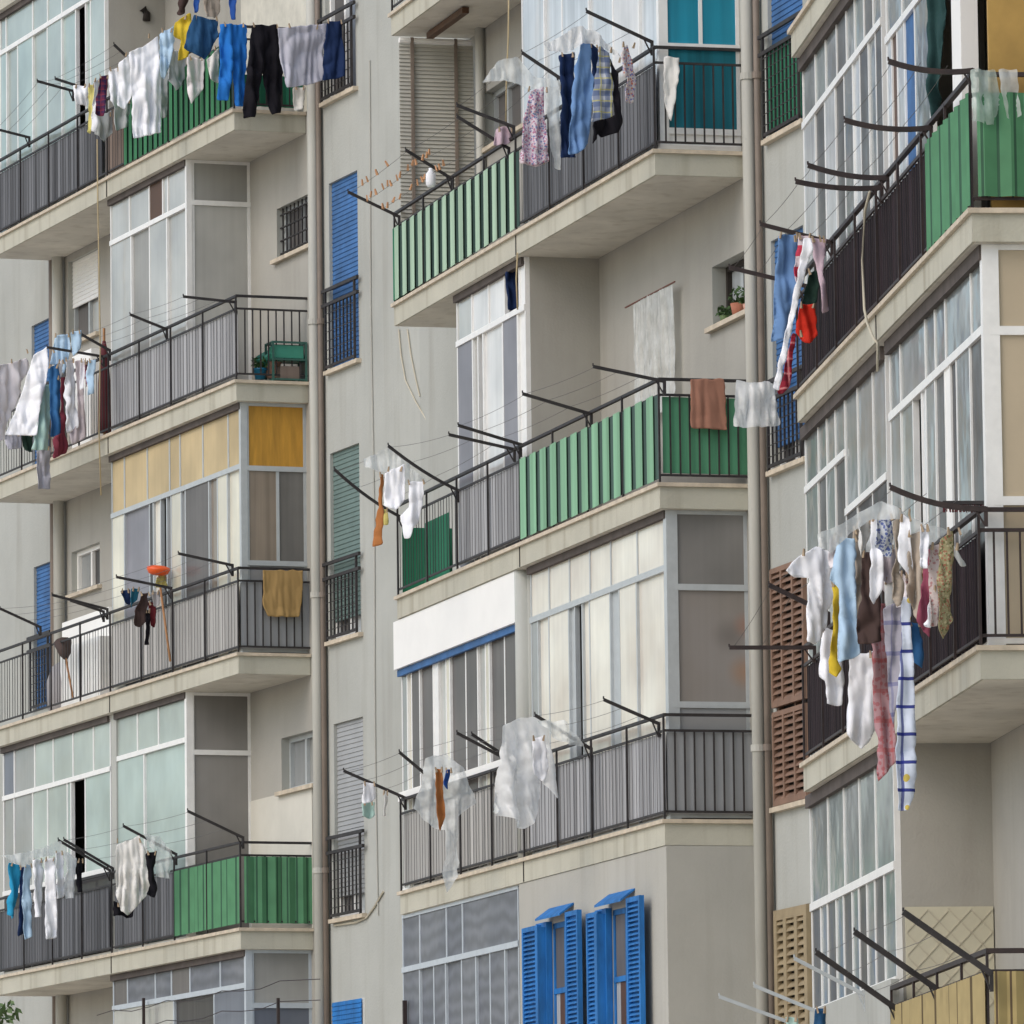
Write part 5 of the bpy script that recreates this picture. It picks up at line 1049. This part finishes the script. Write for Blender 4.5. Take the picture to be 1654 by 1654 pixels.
# bamboo blind closing the far end of the top middle balcony
sB = -9.55; root = empty('roller_blind', W(1, sB, .1, Zg(1))); root.rotation_euler = (0, 0, math.atan2(-math.cos(BL[1][2]), math.sin(BL[1][2]))); tag(root, 'grey slatted roller blind closing the far end of the top balcony', 'blind')
BLN = mat('blind_slats', (.46, .45, .40), .8, .12, 4., stretch=(.3, .3, 8)); m = MB(); zz0, zz1 = .1, 2.66
n = 64; pr = []
for i in range(n):
    z = zz1 - (zz1 - zz0) * i / n; pr += [(z, .0), (z - (zz1 - zz0) / n * .8, .012), (z - (zz1 - zz0) / n * .99, -.004)]
m.strip(pr, lambda q: ((q[1], -.04, q[0]), (q[1], .74, q[0]))); m.build('slats', BLN, root)
for y in (.09, .55): 
    m = MB(); m.bar((.03, y, .05), (.03, y, 2.72), .03, .03); m.build('pole', PIPEB, root)
m = MB(); m.tube([(.01, -.04, 2.69), (.01, .72, 2.69)], .03, 8); m.build('roller', WHT, root)
# bottle and dark brush
s, z = F(1, -.1, 696, 302); o = lathe([(.035, 0), (.05, .03), (.05, .13), (.02, .17), (.02, .19)]).build('bottle', C['bright'], None, True); o.location = W(1, s, -.1, z); tag(o, 'small white bottle among the pegs on the top middle railing', 'bottle')
v_, z = Sd(2, .03, 1556, 822); m = MB(); m.box(-.02, .02, -.14, .14, .05, .075); o = world('brush', m, 2, .02, v_ , z - .02, IRON, 'dark brush lying on the corner of the lower right railing', 'brush')
m = MB()
for i in range(40):
    y = -.135 + .27 * i / 39; m.bar((random.uniform(-.015, .015), y, .06), (random.uniform(-.03, .03), y + random.uniform(-.01, .01), .0), .006, .006)
m.build('bristles', REDP, o)
# rope hanging over the right hand slab edge
m = MB(); q = []
for x, y in [(1405, 310), (1397, 340), (1393, 420), (1396, 500), (1401, 522), (1410, 545), (1418, 555), (1417, 600)]:
    s, z = F(2, -.06, x, y); q.append(W(2, s, -.06, z))
m.tube([p - q[0] for p in q], .011, 6); o = m.build('rope', CORD, None, True); o.location = q[0]; tag(o, 'pale rope hanging down over the dark right balcony', 'rope')
for b_, pts_, vv_, lb_ in ((0, [(157, 225), (158, 330), (160, 440), (162, 560), (160, 700), (163, 800)], -.03, 'thin beige cord hanging at the seam of the left balconies'), (1, [(822, -30), (821, 60), (818, 130), (817, 196)], -.02, 'yellowish cord hanging beside the roller blind balcony'), (1, [(836, 408), (834, 450), (836, 500)], .0, 'short brown cord over the white half bay')):
    q = []
    for x, y in pts_:
        s, z = F(b_, vv_, x, y); q.append(W(b_, s, vv_, z))
    m = MB(); m.tube([p - q[0] for p in q], .009, 6); o = m.build('cord', mat('beige_cord', (.42, .34, .2), .8), None, True); o.location = q[0]; tag(o, lb_, 'cord')
# pegs
PEG = mat('peg_wood', (.46, .24, .12), .7, .2)
pm = MB(); pm.hexa([(-.006, -.012, -.035), (.006, -.012, -.035), (.006, .012, -.035), (-.006, .012, -.035), (-.005, -.006, .035), (.005, -.006, .035), (.005, .006, .035), (-.005, .006, .035)])
pk = [(690, 1160), (720, 1140), (780, 1095), (845, 1040), (720, 1260), (745, 1235), (775, 1220), (820, 1185), (850, 1165), (870, 1165), (910, 1130), (930, 1110), (980, 1065), (1010, 1035), (1030, 1030), (1075, 1000), (1100, 985), (1115, 965), (1000, 1190), (1040, 1160), (1070, 1140), (1085, 1125), (1160, 1070), (1180, 1060), (1205, 1035), (890, 1270), (930, 1250), (820, 1310), (850, 1305)]
p0 = pm.build('clothes_peg', PEG, None); first = True
for i, (x, y) in enumerate(pk):
    vv = -.55 if i < 18 else -.25
    s, z = F(1, vv, 410 + x / 3.938, y / 3.938)
    o = p0 if first else p0.copy()
    if not first: COL.objects.link(o)
    first = False; o.location = W(1, s, vv, z); o.rotation_euler = (random.uniform(-.4, .4), random.uniform(-.4, .4), random.uniform(0, 3)); o.scale = (1.35, 1.1, .9)
    tag(o, 'wooden clothes peg left on the empty lines of the top middle balcony', 'clothes peg', 'wooden pegs on the empty lines')

ip = 0; p1 = pm.build('clothes_peg', mat('peg_grey_wood', (.36, .27, .18), .8, .3), None)
for i, (A_, h_, wd) in enumerate(PEGS[:130]):
    for sg_ in (-1, 1):
        o = (p1 if not ip else p1.copy())
        if ip: COL.objects.link(o)
        ip += 1; o.location = A_ + h_ * wd * sg_ + Vector((0, -.01, -.01)); o.scale = (1.1, .9, .75); o.rotation_euler = (random.uniform(-.3, .3), random.uniform(-.3, .3), random.uniform(0, 3))
        tag(o, 'small wooden clothes peg pinching a piece of washing onto its line', 'clothes peg', 'pegs holding the washing')
# ------------------------------------------------------------------ ground, pavement, tree
m = MB(); m.quad((-600, -300, 0), (600, -300, 0), (600, 900, 0), (-600, 900, 0)); struct(m.build('ground', mat('ground', (.54, .48, .40), .95, .1, .5)))
root = empty('tree', (-6.25, 84.0, 0)); tag(root, 'dark leafy treetop at the lower left corner', 'tree')
m = MB(); m.tube([(0, 0, 0), (.05, 0, 1.8), (0, .1, 3.2), (.1, .1, 4.9)], [.13, .10, .07, .03], 9)
for a in range(6):
    an = a * 1.05; m.tube([(.02, .05, 2.4 + a * .3), (.5 * math.cos(an), .5 * math.sin(an), 3.2 + a * .35), (.85 * math.cos(an), .85 * math.sin(an), 3.9 + a * .3)], [.05, .03, .012], 6)
m.build('trunk', mat('bark', (.09, .065, .045), .9, .3, 9.), root, True)
m = MB(); rn = random.Random(4)
for _ in range(46):
    c = (rn.gauss(0, .48), rn.gauss(0, .5), rn.uniform(3.4, 5.95)); leaves(m, c, .24, .2, 60, .055, LEAF if rn.random() < .65 else LEAF2, rn.random())
m.build('crown', None, root)

# ------------------------------------------------------------------ light
w = bpy.data.worlds.new('World'); SC.world = w; w.use_nodes = True; nt = w.node_tree; bg = nt.nodes['Background']
sk = nt.nodes.new('ShaderNodeTexSky'); sk.sky_type = 'NISHITA'; sk.sun_disc = False
SUN = Vector((-.58, -.45, .68)).normalized()
el = math.asin(SUN.z); az = math.atan2(SUN.x, SUN.y)
sk.sun_elevation = el; sk.sun_rotation = az; sk.air_density = 1.2; sk.dust_density = 2.2; sk.ozone_density = 1.0
nt.links.new(sk.outputs[0], bg.inputs[0]); bg.inputs[1].default_value = .15
sl = bpy.data.lights.new('sun', 'SUN'); sl.energy = .55; sl.angle = R(42); sl.color = (1, .97, .92)
so = bpy.data.objects.new('sun', sl); COL.objects.link(so); so.rotation_euler = (-SUN).to_track_quat('-Z', 'Y').to_euler()
SC.view_settings.view_transform = 'Standard'; SC.view_settings.look = 'None'; SC.view_settings.gamma = 1; SC.view_settings.exposure = 0.36
SC.cycles.max_bounces = 8; SC.cycles.transparent_max_bounces = 16
